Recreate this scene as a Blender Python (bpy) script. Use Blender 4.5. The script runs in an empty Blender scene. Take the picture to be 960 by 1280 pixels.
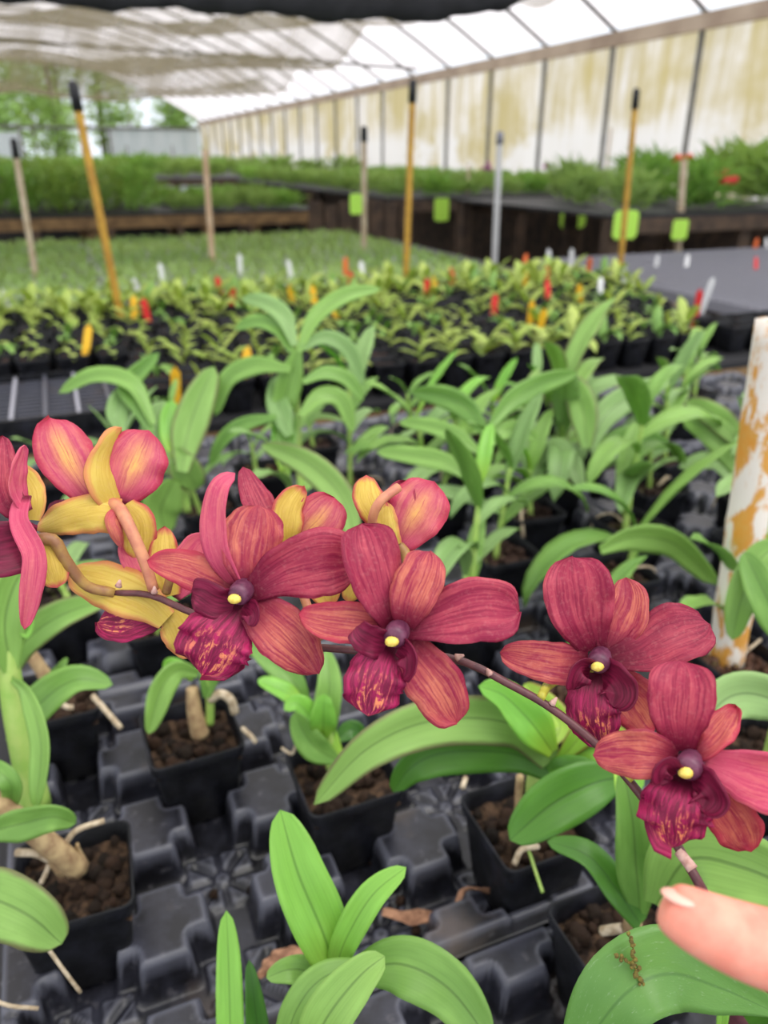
import bpy, bmesh, math, random
from mathutils import Vector, Matrix, Euler, noise
random.seed(7)
PI = math.pi
scene = bpy.context.scene
COL = scene.collection
# ------------------------------------------------------------------ camera
F = 960.0; HZ = 195.0
TH = math.atan((640 - HZ) / F); YAW = math.atan(430 * math.cos(TH) / F)
EYE = Vector((0, 0, 1.32))
FW = Vector((math.sin(YAW) * math.cos(TH), math.cos(YAW) * math.cos(TH), -math.sin(TH)))
RT = Vector((math.cos(YAW), -math.sin(YAW), 0)); UP = RT.cross(FW)
def ray(x, y): return FW + RT * ((x - 480) / F) - UP * ((y - 640) / F)
def P(x, y, d): return EYE + ray(x, y) * d                 # point seen at a pixel, d metres deep
def Z(x, y, z):                                            # point seen at a pixel on the plane of height z
    r = ray(x, y); return EYE + r * ((z - EYE.z) / r.z)
def YY(x, y, Y):                                           # the same on the plane of depth Y
    r = ray(x, y); return EYE + r * (Y / r.y)
def XX(x, y, X):
    r = ray(x, y); return EYE + r * (X / r.x)
cam = bpy.data.cameras.new('camera'); camo = bpy.data.objects.new('camera', cam); COL.objects.link(camo)
cam.sensor_fit = 'VERTICAL'; cam.sensor_height = 36.0; cam.lens = 36.0 * F / 1280
camo.matrix_world = Matrix(((RT.x, UP.x, -FW.x, EYE.x), (RT.y, UP.y, -FW.y, EYE.y), (RT.z, UP.z, -FW.z, EYE.z), (0, 0, 0, 1)))
cam.clip_start = 0.02; cam.clip_end = 300
cam.dof.use_dof = True; cam.dof.focus_distance = 0.28; cam.dof.aperture_fstop = 10.0
scene.camera = camo
scene.view_settings.view_transform = 'Standard'; scene.view_settings.look = 'None'
scene.view_settings.gamma = 1.0; scene.view_settings.use_curve_mapping = False
scene.view_settings.exposure = 0.27
# ------------------------------------------------------------------ sky and sun
W = bpy.data.worlds.new('overcast sky'); scene.world = W; W.use_nodes = True
nt = W.node_tree; nt.nodes.clear()
wo = nt.nodes.new('ShaderNodeOutputWorld'); wb = nt.nodes.new('ShaderNodeBackground')
tc = nt.nodes.new('ShaderNodeTexCoord'); sx = nt.nodes.new('ShaderNodeSeparateXYZ'); rp = nt.nodes.new('ShaderNodeValToRGB')
rp.color_ramp.elements[0].position = 0.0; rp.color_ramp.elements[0].color = (0.78, 0.84, 0.93, 1)
rp.color_ramp.elements[1].position = 0.7; rp.color_ramp.elements[1].color = (1.0, 0.99, 0.99, 1)
nt.links.new(tc.outputs['Generated'], sx.inputs[0]); nt.links.new(sx.outputs['Z'], rp.inputs[0])
nt.links.new(rp.outputs[0], wb.inputs[0]); wb.inputs[1].default_value = 1.25; nt.links.new(wb.outputs[0], wo.inputs[0])
sun = bpy.data.lights.new('hazy_sun', 'SUN'); sun.energy = 1.5; sun.angle = math.radians(40); sun.color = (1, 0.96, 0.9)
so = bpy.data.objects.new('hazy_sun', sun); COL.objects.link(so)
so.rotation_euler = Vector((0.25, -0.35, 0.9)).to_track_quat('Z', 'Y').to_euler()

# ------------------------------------------------------------------ materials
def lin(c):
    return tuple((v / 12.92 if v <= 0.04045 else ((v + 0.055) / 1.055) ** 2.4) for v in (x / 255.0 for x in c)) + (1,)
class NT:
    def __init__(s, name):
        s.m = bpy.data.materials.new(name); s.m.use_nodes = True; s.t = s.m.node_tree; s.t.nodes.clear()
        s.out = s.n('ShaderNodeOutputMaterial')
    def n(s, k, **kw):
        x = s.t.nodes.new(k)
        for a, b in kw.items(): setattr(x, a, b)
        return x
    def l(s, a, b): s.t.links.new(a, b)
    def set(s, sock, v):
        if isinstance(v, bpy.types.NodeSocket): s.l(v, sock)
        else: sock.default_value = v
    def math(s, op, a, b=0.0, c=0.0, clamp=False):
        x = s.n('ShaderNodeMath', operation=op, use_clamp=clamp)
        for i, v in enumerate((a, b, c)): s.set(x.inputs[i], v)
        return x.outputs[0]
    def mix(s, f, a, b):
        x = s.n('ShaderNodeMix', data_type='RGBA'); s.set(x.inputs[0], f); s.set(x.inputs[6], a); s.set(x.inputs[7], b); return x.outputs[2]
    def uv(s):
        x = s.n('ShaderNodeUVMap'); y = s.n('ShaderNodeSeparateXYZ'); s.l(x.outputs[0], y.inputs[0]); return x.outputs[0], y.outputs[0], y.outputs[1]
    def obj(s): return s.n('ShaderNodeTexCoord').outputs['Object']
    def scale(s, v, sc):
        x = s.n('ShaderNodeMapping'); s.l(v, x.inputs[0]); x.inputs['Scale'].default_value = sc; return x.outputs[0]
    def noise(s, v, sc, det=2.0, rough=0.5, dist=0.0):
        x = s.n('ShaderNodeTexNoise'); s.l(v, x.inputs['Vector']); x.inputs['Scale'].default_value = sc
        x.inputs['Detail'].default_value = det; x.inputs['Roughness'].default_value = rough; x.inputs['Distortion'].default_value = dist
        return x.outputs[0]
    def ramp(s, f, lo, hi):
        x = s.n('ShaderNodeMapRange'); x.clamp = True; s.set(x.inputs[0], f); x.inputs[1].default_value = lo; x.inputs[2].default_value = hi
        return x.outputs[0]
    def rnd(s): return s.n('ShaderNodeObjectInfo').outputs['Random']
    def bump(s, h, st, d=0.001):
        x = s.n('ShaderNodeBump'); s.l(h, x.inputs['Height']); x.inputs['Strength'].default_value = st; x.inputs['Distance'].default_value = d; return x.outputs[0]
    def done(s, col, rough=0.5, trans=0.0, tcol=None, alpha=1.0, bump=None, metal=0.0, spec=0.5, sss=0.0):
        p = s.n('ShaderNodeBsdfPrincipled'); s.set(p.inputs['Base Color'], col); s.set(p.inputs['Roughness'], rough)
        s.set(p.inputs['Metallic'], metal); s.set(p.inputs['Specular IOR Level'], spec)
        if sss: p.inputs['Subsurface Weight'].default_value = sss; p.inputs['Subsurface Radius'].default_value = (0.006, 0.0025, 0.0015); p.inputs['Subsurface Scale'].default_value = 1.0
        if bump is not None: s.l(bump, p.inputs['Normal'])
        o = p.outputs[0]
        if trans:
            t = s.n('ShaderNodeBsdfTranslucent'); s.set(t.inputs[0], tcol if tcol is not None else col)
            x = s.n('ShaderNodeMixShader'); x.inputs[0].default_value = trans; s.l(o, x.inputs[1]); s.l(t.outputs[0], x.inputs[2]); o = x.outputs[0]
        if not isinstance(alpha, float) or alpha < 1.0:
            t = s.n('ShaderNodeBsdfTransparent'); x = s.n('ShaderNodeMixShader'); s.set(x.inputs[0], alpha); s.l(t.outputs[0], x.inputs[1]); s.l(o, x.inputs[2]); o = x.outputs[0]
        s.l(o, s.out.inputs[0]); return s.m
M = {}
def plain(name, c, rough=0.5, c2=None, sc=60, **kw):
    t = NT(name); col = lin(c)
    if c2: col = t.mix(t.ramp(t.noise(t.obj(), sc, 3), .35, .65), col, lin(c2))
    M[name] = t.done(col, rough, **kw)
def leafmat(name, a, b, edge=None, rough=0.38, yellow=None):
    t = NT(name); v, u, w = t.uv()
    c = t.mix(t.rnd(), lin(a), lin(b))
    if yellow: c = t.mix(t.ramp(w, .45, 0.0), c, lin(yellow))
    au = t.math('ABSOLUTE', t.math('SUBTRACT', u, .5))
    st = t.noise(t.scale(v, (34, 1.2, 1)), 1.0, 2, .6)
    c = t.mix(t.math('MULTIPLY', t.ramp(st, .45, .62), .2), c, lin([x * .75 for x in a]))
    c = t.mix(t.math('MULTIPLY', t.ramp(t.noise(v, 2.2, 3), .45, .7), .35), c, lin([min(255, x * 1.12 + 12) for x in b]))
    mid = t.ramp(au, .035, .012)
    c = t.mix(t.math('MULTIPLY', mid, .5), c, lin([x * .6 for x in a]))
    if edge:
        e = t.math('MULTIPLY', t.ramp(t.math('ADD', au, t.math('MULTIPLY', t.noise(v, 6), .15)), .46, .56), .8)
        c = t.mix(e, c, lin(edge))
    h = t.math('ADD', t.math('MULTIPLY', st, .5), t.math('MULTIPLY', mid, -1.0))
    M[name] = t.done(c, rough, trans=.3, tcol=t.mix(.5, c, lin([min(255, b[0] * 1.15), min(255, b[1] * 1.1), b[2] * .6])), bump=t.bump(h, .25, .0008))
leafmat('leaf_green', (114, 162, 72), (152, 194, 98), rough=.40)
leafmat('leaf_bright', (120, 188, 66), (150, 206, 88), yellow=(172, 208, 72))
leafmat('leaf_dark', (64, 116, 36), (88, 142, 48), rough=.36)
leafmat('leaf_pale', (132, 178, 84), (156, 194, 104), edge=(118, 98, 78), rough=.5)
leafmat('leaf_fresh', (140, 190, 60), (176, 208, 80), edge=(150, 96, 60), rough=.4)
leafmat('leaf_bluish', (128, 168, 96), (156, 192, 120), rough=.45)
leafmat('leaf_far', (128, 164, 92), (162, 192, 112), rough=.6)
leafmat('leaf_seed', (164, 194, 90), (200, 216, 116), rough=.5)
leafmat('leaf_wood', (116, 154, 70), (160, 192, 100), rough=.6)
leafmat('leaf_tree', (134, 172, 96), (176, 206, 130), rough=.7)
t = NT('leaf_lichen'); v, u, w = t.uv()
c = t.mix(t.noise(v, 3), lin((92, 144, 62)), lin((118, 168, 82)))
mid = t.ramp(t.math('ABSOLUTE', t.math('SUBTRACT', u, .42)), .03, .008)
c = t.mix(t.math('MULTIPLY', mid, .4), c, lin((52, 96, 40)))
sp = t.ramp(t.noise(v, 26, 4, .7), .60, .68)
c = t.mix(t.math('MULTIPLY', sp, .35), c, lin((176, 200, 160)))
M['leaf_lichen'] = t.done(c, .4, trans=.2, bump=t.bump(t.noise(v, 40), .2, .0005))
# petals -----------------------------------------------------------
def petalmat(name, base, dark, streak, samt, edgec=None, center=0.0, throat=.22, rough=.5):
    t = NT(name); v, u, w = t.uv()
    q = t.n('ShaderNodeTexCoord').outputs['Object']
    wob = t.math('MULTIPLY', t.math('SUBTRACT', t.noise(v, 4.0), .5), 1.6)
    def streaks(f_, g_, dist):
        cb = t.n('ShaderNodeCombineXYZ'); t.l(t.math('ADD', t.math('MULTIPLY', u, f_), wob), cb.inputs[0]); t.l(t.math('MULTIPLY', w, g_), cb.inputs[1]); t.l(t.math('MULTIPLY', t.rnd(), 9.0), cb.inputs[2])
        return t.noise(cb.outputs[0], 1.0, 3, .6, dist)
    vein = streaks(24.0, 1.6, .1); broad = streaks(5.0, 1.5, .2)
    au = t.math('ABSOLUTE', t.math('SUBTRACT', u, .5))
    fine = t.noise(q, 700, 3, .6)
    c = t.mix(t.math('MULTIPLY', t.ramp(broad, .62, .38), .55), lin(base), lin(dark))
    y = t.math('MULTIPLY', t.math('ADD', t.math('MULTIPLY', t.ramp(broad, .40, .66), .65), t.math('MULTIPLY', t.ramp(vein, .48, .64), .35)), samt)
    if center:
        y = t.math('ADD', y, t.math('MULTIPLY', t.ramp(t.math('ADD', au, t.math('MULTIPLY', t.math('SUBTRACT', vein, .5), .45)), .22, .0), t.math('MULTIPLY', t.ramp(w, .98, .5), center)), clamp=True)
    y = t.math('MULTIPLY', y, t.math('MULTIPLY', t.ramp(w, .12, .5), t.ramp(w, 1.15, .75)))
    y = t.math('MULTIPLY', y, t.math('ADD', .75, t.math('MULTIPLY', fine, .5)), clamp=True)
    c = t.mix(y, c, lin(streak))
    c = t.mix(t.math('MULTIPLY', t.ramp(vein, .48, .38), .62), c, lin(dark))
    if edgec:
        e = t.ramp(t.math('ADD', au, t.math('MULTIPLY', t.math('SUBTRACT', t.noise(v, 5), .5), .22)), .33, .47)
        e2 = t.ramp(t.math('ADD', w, t.math('MULTIPLY', t.math('SUBTRACT', t.noise(v, 6), .5), .1)), .86, .97)
        c = t.mix(t.math('MULTIPLY', t.math('MAXIMUM', e, e2), .9), c, lin(edgec))
    if throat: c = t.mix(t.math('MULTIPLY', t.ramp(w, throat, .02), .85), c, lin((92, 12, 40)))
    c = t.mix(t.math('MULTIPLY', t.ramp(fine, .52, .74), .10), c, lin((240, 176, 170)))
    M[name] = t.done(c, rough, trans=.22, tcol=c, bump=t.bump(t.math('ADD', vein, t.math('MULTIPLY', fine, .5)), .3, .0004), spec=.3)
petalmat('petal_crimson', (172, 46, 82), (132, 20, 58), (214, 104, 108), .55, throat=.34)
petalmat('petal_deep', (158, 38, 72), (116, 16, 52), (204, 92, 100), .5, throat=.34)
petalmat('petal_streaked', (182, 58, 82), (142, 26, 64), (222, 136, 104), .8, throat=.32)
petalmat('petal_orange', (194, 78, 88), (160, 42, 72), (224, 142, 106), .7, edgec=(190, 54, 80), throat=.28)
petalmat('petal_pink', (206, 84, 116), (186, 58, 96), (240, 184, 104), .35, center=.95, edgec=(196, 58, 88), throat=.12)
petalmat('petal_rose', (222, 96, 128), (200, 66, 104), (240, 150, 120), .4, throat=.06)
petalmat('petal_back', (222, 190, 84), (204, 166, 66), (234, 208, 104), .6, edgec=(200, 66, 84), throat=0)
petalmat('petal_back_plain', (224, 196, 92), (210, 172, 70), (232, 206, 104), .6, edgec=(222, 140, 92), throat=0)
petalmat('petal_back_pink', (206, 96, 100), (190, 70, 92), (226, 160, 92), .7, throat=0)
t = NT('lip_crimson'); v, u, w = t.uv()
cb = t.n('ShaderNodeCombineXYZ'); t.l(t.math('MULTIPLY', u, 15.0), cb.inputs[0]); t.l(t.math('MULTIPLY', w, 3.0), cb.inputs[1]); t.l(t.math('MULTIPLY', t.rnd(), 9.0), cb.inputs[2])
vein = t.noise(cb.outputs[0], 1.0, 4, .65, 1.0); blot = t.noise(v, 9, 3, .6)
c = t.mix(t.ramp(vein, .40, .62), lin((116, 14, 56)), lin((180, 30, 92)))
au = t.math('ABSOLUTE', t.math('SUBTRACT', u, .5))
sp = t.math('MULTIPLY', t.math('MULTIPLY', t.ramp(vein, .50, .58), t.ramp(blot, .46, .54)), t.math('MULTIPLY', t.ramp(w, .40, .6), t.ramp(au, .40, .2)))
c = t.mix(t.math('MULTIPLY', sp, .9), c, lin((244, 150, 100)))
c = t.mix(t.ramp(w, .32, .12), c, lin((84, 8, 38)))
M['lip_crimson'] = t.done(c, .5, trans=.15, tcol=c, bump=t.bump(vein, .5, .0008), spec=.35)
t = NT('lip_dark'); v, u, w = t.uv(); vein = t.noise(t.scale(v, (12, 2, 1)), 1.0, 3)
c = t.mix(t.ramp(vein, .4, .65), lin((98, 14, 46)), lin((134, 28, 66)))
M['lip_dark'] = t.done(c, .5, trans=.12, tcol=c, bump=t.bump(vein, .4, .0006), spec=.3)
plain('column_purple', (112, 58, 84), .45, (82, 32, 60), 400)
plain('anther_yellow', (240, 222, 110), .5, (226, 196, 84), 900)
plain('anther_socket', (54, 12, 30), .7)
plain('pedicel_tan', (208, 142, 104), .5, (186, 112, 92), 200)
plain('pedicel_olive', (168, 132, 70), .5, (142, 98, 66), 200)
plain('pedicel_green', (200, 190, 70), .5, (176, 170, 60), 200)
plain('stem_purple', (104, 58, 62), .45, (82, 44, 50), 300)
plain('bract_dry', (216, 178, 166), .6, (180, 130, 120), 400)
# skin
t = NT('skin'); o = t.obj()
c = t.mix(t.ramp(t.noise(o, 120, 3), .4, .62), lin((242, 160, 138)), lin((234, 138, 118)))
c = t.mix(t.math('MULTIPLY', t.ramp(t.noise(o, 40, 2), .5, .7), .35), c, lin((248, 176, 150)))
wv = t.n('ShaderNodeTexWave'); t.l(t.scale(o, (1, 1, 1)), wv.inputs[0]); wv.inputs['Scale'].default_value = 700; wv.inputs['Distortion'].default_value = 6
M['skin'] = t.done(c, .48, sss=.25, bump=t.bump(t.math('ADD', t.noise(o, 900, 2), t.math('MULTIPLY', wv.outputs[1], .3)), .25, .0003))
plain('nail', (246, 186, 168), .35)
# plastics, soil, wood
t = NT('pot_plastic'); o = t.obj()
c = t.mix(t.ramp(t.noise(o, 40, 4, .6), .45, .72), lin((15, 16, 20)), lin((36, 37, 46)))
M['pot_plastic'] = t.done(c, t.ramp(t.noise(o, 30, 3), .9, .1), bump=t.bump(t.noise(o, 220, 3), .12, .0006), spec=.35)
t = NT('tray_plastic'); o = t.obj(); n1 = t.noise(o, 22, 5, .65); n2 = t.noise(o, 90, 3, .6)
c = t.mix(t.ramp(n1, .42, .66), lin((20, 20, 25)), lin((50, 51, 62)))
g = t.n('ShaderNodeNewGeometry'); pz = t.ramp(g.outputs['Pointiness'], .505, .54)
c = t.mix(t.math('MULTIPLY', pz, .4), c, lin((116, 118, 132)))
c = t.mix(t.math('MULTIPLY', t.ramp(n2, .60, .75), .5), c, lin((104, 102, 108)))
c = t.mix(t.math('MULTIPLY', t.ramp(t.noise(o, 14, 3), .62, .74), .4), c, lin((104, 88, 74)))
M['tray_plastic'] = t.done(c, .36, bump=t.bump(n2, .2, .001), spec=.5)
t = NT('mix_soil'); o = t.obj()
c = t.mix(t.ramp(t.noise(o, 120, 4), .4, .65), lin((40, 32, 28)), lin((92, 72, 56)))
M['mix_soil'] = t.done(c, .9, bump=t.bump(t.noise(o, 260, 4), .9, .004), spec=.15)
t = NT('bark'); o = t.obj(); n = t.noise(o, 160, 4, .7)
c = t.mix(t.rnd(), lin((40, 34, 34)), lin((98, 70, 56))); c = t.mix(t.ramp(n, .4, .7), c, lin((36, 28, 26)))
c = t.mix(t.math('MULTIPLY', t.ramp(t.noise(o, 60), .6, .7), .5), c, lin((122, 126, 70)))
M['bark'] = t.done(c, .85, bump=t.bump(n, 1.0, .002), spec=.2)
plain('cane_green', (146, 186, 84), .45, (170, 196, 104), 80)
plain('cane_tan', (190, 164, 120), .7, (146, 116, 84), 120)
plain('root_white', (206, 190, 164), .7, (160, 140, 112), 200)
plain('dry_leaf', (176, 132, 102), .8, (126, 88, 66), 150)
plain('moss_brown', (132, 120, 52), .9, (96, 84, 40), 600)
plain('bamboo', (196, 152, 52), .5, (168, 124, 40), 30)
plain('wood_pale', (206, 190, 164), .8, (178, 156, 128), 20)
plain('wood_tan', (196, 160, 128), .8, (214, 186, 156), 12)
plain('wood_dark', (92, 74, 58), .85, (62, 50, 42), 10)
plain('wood_bench', (150, 120, 80), .85, (110, 86, 58), 10)
plain('black_rubber', (26, 26, 30), .6)
plain('pipe_white', (226, 226, 226), .5)
t = NT('painted_stake'); o = t.obj()
n = t.noise(t.scale(o, (1, 1, .38)), 62, 5, .68, .3); lo = t.noise(o, 13, 2)
f = t.ramp(t.math('ADD', n, t.math('MULTIPLY', t.math('SUBTRACT', lo, .5), .5)), .485, .56)
c = t.mix(f, lin((232, 224, 212)), t.mix(t.noise(o, 150, 3), lin((222, 142, 34)), lin((206, 164, 84))))
M['painted_stake'] = t.done(c, .6, bump=t.bump(f, .3, -.0006))
plain('tag_yellow', (246, 192, 40), .5); plain('tag_red', (222, 44, 44), .5); plain('tag_white', (232, 232, 232), .5); plain('tag_lime', (182, 232, 84), .5); plain('tag_orange', (230, 110, 50), .5)
plain('steel', (120, 118, 112), .5, (92, 92, 88), 8); plain('wire_grey', (150, 150, 160), .5)
plain('gutter_board', (200, 180, 158), .8, (172, 150, 130), 3)
plain('ground', (98, 88, 78), .95, (66, 60, 54), 6)
plain('bark_trunk', (112, 96, 80), .9, (80, 68, 58), 4)
plain('petal_red_far', (224, 60, 60), .6); plain('petal_orange_far', (226, 92, 60), .6); plain('petal_violet_far', (178, 92, 150), .6)
t = NT('shade_net'); o = t.obj()
c = t.mix(t.noise(o, 1.2, 4), lin((170, 160, 128)), lin((132, 122, 94)))
M['shade_net'] = t.done(c, .9, trans=.5, alpha=t.math('ADD', .38, t.math('MULTIPLY', t.ramp(t.noise(t.scale(o, (3, 1, 1)), 1.2, 4), .35, .65), .36)))
plain('shade_dark', (42, 42, 46), .9, (26, 26, 28), 8)
t = NT('roof_film'); o = t.obj()
c = t.mix(t.noise(t.scale(o, (1, 3, 1)), .5, 3), lin((252, 248, 252)), lin((240, 236, 240)))
M['roof_film'] = t.done(c, .5, trans=.85, tcol=c)
t = NT('side_film'); o = t.obj()
sepz = t.n('ShaderNodeSeparateXYZ'); t.l(o, sepz.inputs[0])
st = t.noise(t.scale(o, (1, 7, .5)), 1.4, 5, .6); blo = t.noise(t.scale(o, (1, .7, 1)), 1.1, 4, .6)
c = t.mix(t.ramp(st, .40, .66), lin((254, 250, 244)), lin((214, 200, 154)))
c = t.mix(t.math('MULTIPLY', t.ramp(blo, .44, .62), .7), c, lin((204, 188, 122)))
low = t.math('MULTIPLY', t.ramp(sepz.outputs[2], 1.75, 1.5), t.ramp(blo, .55, .48))
c = t.mix(t.math('MULTIPLY', low, .9), c, lin((250, 248, 244)))
M['side_film'] = t.done(c, .6, trans=.9, tcol=c)
t = NT('end_panel'); o = t.obj()
c = t.mix(t.ramp(t.noise(t.scale(o, (4, 1, .3)), 2, 3), .4, .65), lin((240, 244, 244)), lin((222, 230, 230)))
M['end_panel'] = t.done(c, .6, trans=.6)

# ------------------------------------------------------------------ builders
def tagit(o, label=None, cat=None, group=None, kind=None):
    if label: o['label'] = label
    if cat: o['category'] = cat
    if group: o['group'] = group
    if kind: o['kind'] = kind
    return o
def empty(name, loc, label=None, cat=None, group=None, rz=0.0):
    o = bpy.data.objects.new(name, None); COL.objects.link(o); o.location = loc; o.rotation_euler = (0, 0, rz); o.empty_display_size = .02
    return tagit(o, label, cat, group)
def wloc(o):
    v = Vector((0, 0, 0))
    while o is not None:
        v = v + Vector(o.location) + (o.matrix_parent_inverse.translation if o.parent else Vector((0, 0, 0))); o = o.parent
    return v
class MB:
    def __init__(s): s.v = []; s.f = []; s.mi = []; s.uv = []
    def add(s, verts, faces, mi=0, uvs=None):
        b = len(s.v); s.v += [tuple(x) for x in verts]; s.f += [tuple(b + i for i in f) for f in faces]; s.mi += [mi] * len(faces)
        s.uv += (uvs if uvs else [(0, 0)] * len(verts)); return s
    def box(s, a, b, mi=0):
        x0, y0, z0 = a; x1, y1, z1 = b
        return s.add([(x0, y0, z0), (x1, y0, z0), (x1, y1, z0), (x0, y1, z0), (x0, y0, z1), (x1, y0, z1), (x1, y1, z1), (x0, y1, z1)],
                     [(0, 3, 2, 1), (4, 5, 6, 7), (0, 1, 5, 4), (1, 2, 6, 5), (2, 3, 7, 6), (3, 0, 4, 7)], mi)
    def tube(s, pts, rad, n=10, mi=0, caps=True, ell=None):
        pts = [Vector(p) for p in pts]; m = len(pts)
        if not hasattr(rad, '__len__'): rad = [rad] * m
        T0 = (pts[1] - pts[0]).normalized(); A = T0.orthogonal().normalized(); V = []; U = []
        for i, p in enumerate(pts):
            T = (pts[min(i + 1, m - 1)] - pts[max(i - 1, 0)]).normalized(); A = (A - T * A.dot(T)).normalized(); B = T.cross(A)
            for k in range(n):
                a = 2 * PI * k / n; V.append(p + (A * math.cos(a) + B * math.sin(a)) * rad[i]); U.append((k / n, i / (m - 1)))
        Fs = []
        for i in range(m - 1):
            for k in range(n): Fs.append((i * n + k, i * n + (k + 1) % n, (i + 1) * n + (k + 1) % n, (i + 1) * n + k))
        if caps: Fs.append(tuple(reversed(range(n)))); Fs.append(tuple((m - 1) * n + k for k in range(n)))
        return s.add(V, Fs, mi, U)
    def mesh(s, name, mats, smooth=True):
        me = bpy.data.meshes.new(name); me.from_pydata(s.v, [], s.f)
        if not isinstance(mats, (list, tuple)): mats = [mats]
        for m in mats: me.materials.append(M[m])
        me.polygons.foreach_set('material_index', s.mi); me.polygons.foreach_set('use_smooth', [smooth] * len(s.f))
        ul = me.uv_layers.new(name='UVMap'); li = [0] * len(me.loops); me.loops.foreach_get('vertex_index', li)
        flat = []
        for i in li: flat += s.uv[i]
        ul.data.foreach_set('uv', flat); me.update(); return me
    def obj(s, name, mats, parent=None, smooth=True, world=False, **tg):
        return link(name, s.mesh(name, mats, smooth), parent, world=world, **tg)
def link(name, me, parent=None, loc=None, rot=None, sc=None, world=False, **tg):
    o = bpy.data.objects.new(name, me); COL.objects.link(o)
    if parent is not None:
        o.parent = parent
        if world: o.matrix_parent_inverse = Matrix.Translation(-wloc(parent))
    if loc is not None: o.location = loc
    if rot is not None: o.rotation_euler = rot
    if sc is not None: o.scale = (sc,) * 3 if not hasattr(sc, '__len__') else sc
    return tagit(o, **tg)
def sharp(o, deg=35):
    me = o.data
    bm = bmesh.new(); bm.from_mesh(me)
    for e in bm.edges:
        if len(e.link_faces) == 2 and e.calc_face_angle(0) > math.radians(deg): e.smooth = False
    bm.to_mesh(me); bm.free(); return o
def copy_tree(o, parent=None):
    c = o.copy(); COL.objects.link(c)
    if parent is not None: c.parent = parent
    for ch in list(o.children): copy_tree(ch, c)
    return c
def crom(pts, n):                                          # smooth curve through control points
    pts = [Vector(p) for p in pts]
    if len(pts) == 2: return [pts[0].lerp(pts[1], i / (n - 1)) for i in range(n)]
    q = [pts[0] * 2 - pts[1]] + pts + [pts[-1] * 2 - pts[-2]]; out = []
    L = [0.0]
    for i in range(1, len(pts)): L.append(L[-1] + (pts[i] - pts[i - 1]).length)
    for k in range(n):
        s_ = L[-1] * k / (n - 1); i = 0
        while i < len(pts) - 2 and s_ > L[i + 1]: i += 1
        t_ = (s_ - L[i]) / max(1e-9, L[i + 1] - L[i]); a, b, c, d = q[i:i + 4]
        out.append(.5 * ((2 * b) + (c - a) * t_ + (2 * a - 5 * b + 4 * c - d) * t_ ** 2 + (3 * b - a - 3 * c + d) * t_ ** 3))
    return out
def prof(t, b=.3, m=.5, p=2.0):
    if t < m: return b + (1 - b) * math.sin(PI / 2 * t / m) ** 1.15
    return max(0.0, 1 - ((t - m) / (1 - m)) ** p) ** .5
def blade(mb, cl, hw, face, b=.3, m=.5, p=2.0, n=16, k=6, fold=0.0, cup=0.0, thick=0.0004, roll=0.0, roll2=None, ruf=0.0, rf=5.0, two=False, seed=0, tipb=0.0, asym=0.0):
    """a leaf or petal: a closed thin shell along the curve cl, hw its largest half width, face() the side it shows"""
    C = crom(cl, n + 1); V = []; U = []; side = []
    hint = None
    for i in range(n + 1):
        t_ = i / n; T = (C[min(i + 1, n)] - C[max(i - 1, 0)]).normalized()
        fv = face(C[i]) if callable(face) else Vector(face)
        N = fv - T * fv.dot(T)
        if N.length < 1e-5: N = hint if hint else T.orthogonal()
        N.normalize()
        if hint and N.dot(hint) < -.2: N = -N
        hint = N.copy()
        r = roll if roll2 is None else roll + (roll2 - roll) * t_
        N = Matrix.Rotation(math.radians(r), 3, T) @ N
        S = T.cross(N).normalized(); w = hw * prof(t_, b, m, p)
        for j in range(k + 1):
            u = 2 * j / k - 1; a = abs(u)
            off = fold * a * w + cup * (u * u) * w + tipb * t_ * t_ * hw
            ru = ruf * hw * (a ** 2) * noise.noise(Vector((u * 1.3 + seed * 7.1, t_ * rf, seed * 3.3))) * 2.0 * min(1, t_ * 2.2)
            we = w * (1 + (ruf * .35 * noise.noise(Vector((seed * 5.7, t_ * rf * 2, u * 2))) if a > .6 else 0) + asym * u)
            V.append((C[i] + S * (u * we) + N * (off + ru), N)); U.append((j / k, t_))
    n1 = len(V); g = thick / 2
    verts = [c + N_ * g for c, N_ in V] + [c - N_ * g for c, N_ in V]
    fr = []; bk = []
    for i in range(n):
        for j in range(k):
            a0 = i * (k + 1) + j; q = (a0, a0 + 1, a0 + k + 2, a0 + k + 1)
            fr.append(q); bk.append(tuple(n1 + z for z in reversed(q)))
    rim = []
    for i in range(n):
        a0 = i * (k + 1); a1 = a0 + k + 1; rim.append((a0, a1, n1 + a1, n1 + a0)); a0 += k; a1 += k; rim.append((a1, a0, n1 + a0, n1 + a1))
    base = len(mb.v)
    mb.v += [tuple(x) for x in verts]; mb.uv += U + U
    for lst, mi in ((fr, 0), (bk, 1 if two else 0), (rim, 0)):
        mb.f += [tuple(base + z for z in f) for f in lst]; mb.mi += [mi] * len(lst)
    return mb
def sstep(a, b, x): t_ = max(0, min(1, (x - a) / (b - a))); return t_ * t_ * (3 - 2 * t_)
def tocam(p): return (EYE - p).normalized()
def lump(seed, n=10, m=7, amp=.35):
    mb = MB(); V = []
    for i in range(m + 1):
        a = PI * i / m
        for j in range(n):
            b = 2 * PI * j / n; d = Vector((math.sin(a) * math.cos(b), math.sin(a) * math.sin(b), math.cos(a)))
            r = 1 + amp * noise.noise(d * 1.6 + Vector((seed * 3.1, 0, 0))) + amp * .5 * noise.noise(d * 4 + Vector((0, seed * 2.7, 0)))
            V.append(d * r)
    Fs = [(i * n + j, i * n + (j + 1) % n, (i + 1) * n + (j + 1) % n, (i + 1) * n + j)[::-1] for i in range(m) for j in range(n)]
    return mb.add(V, Fs)

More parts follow.
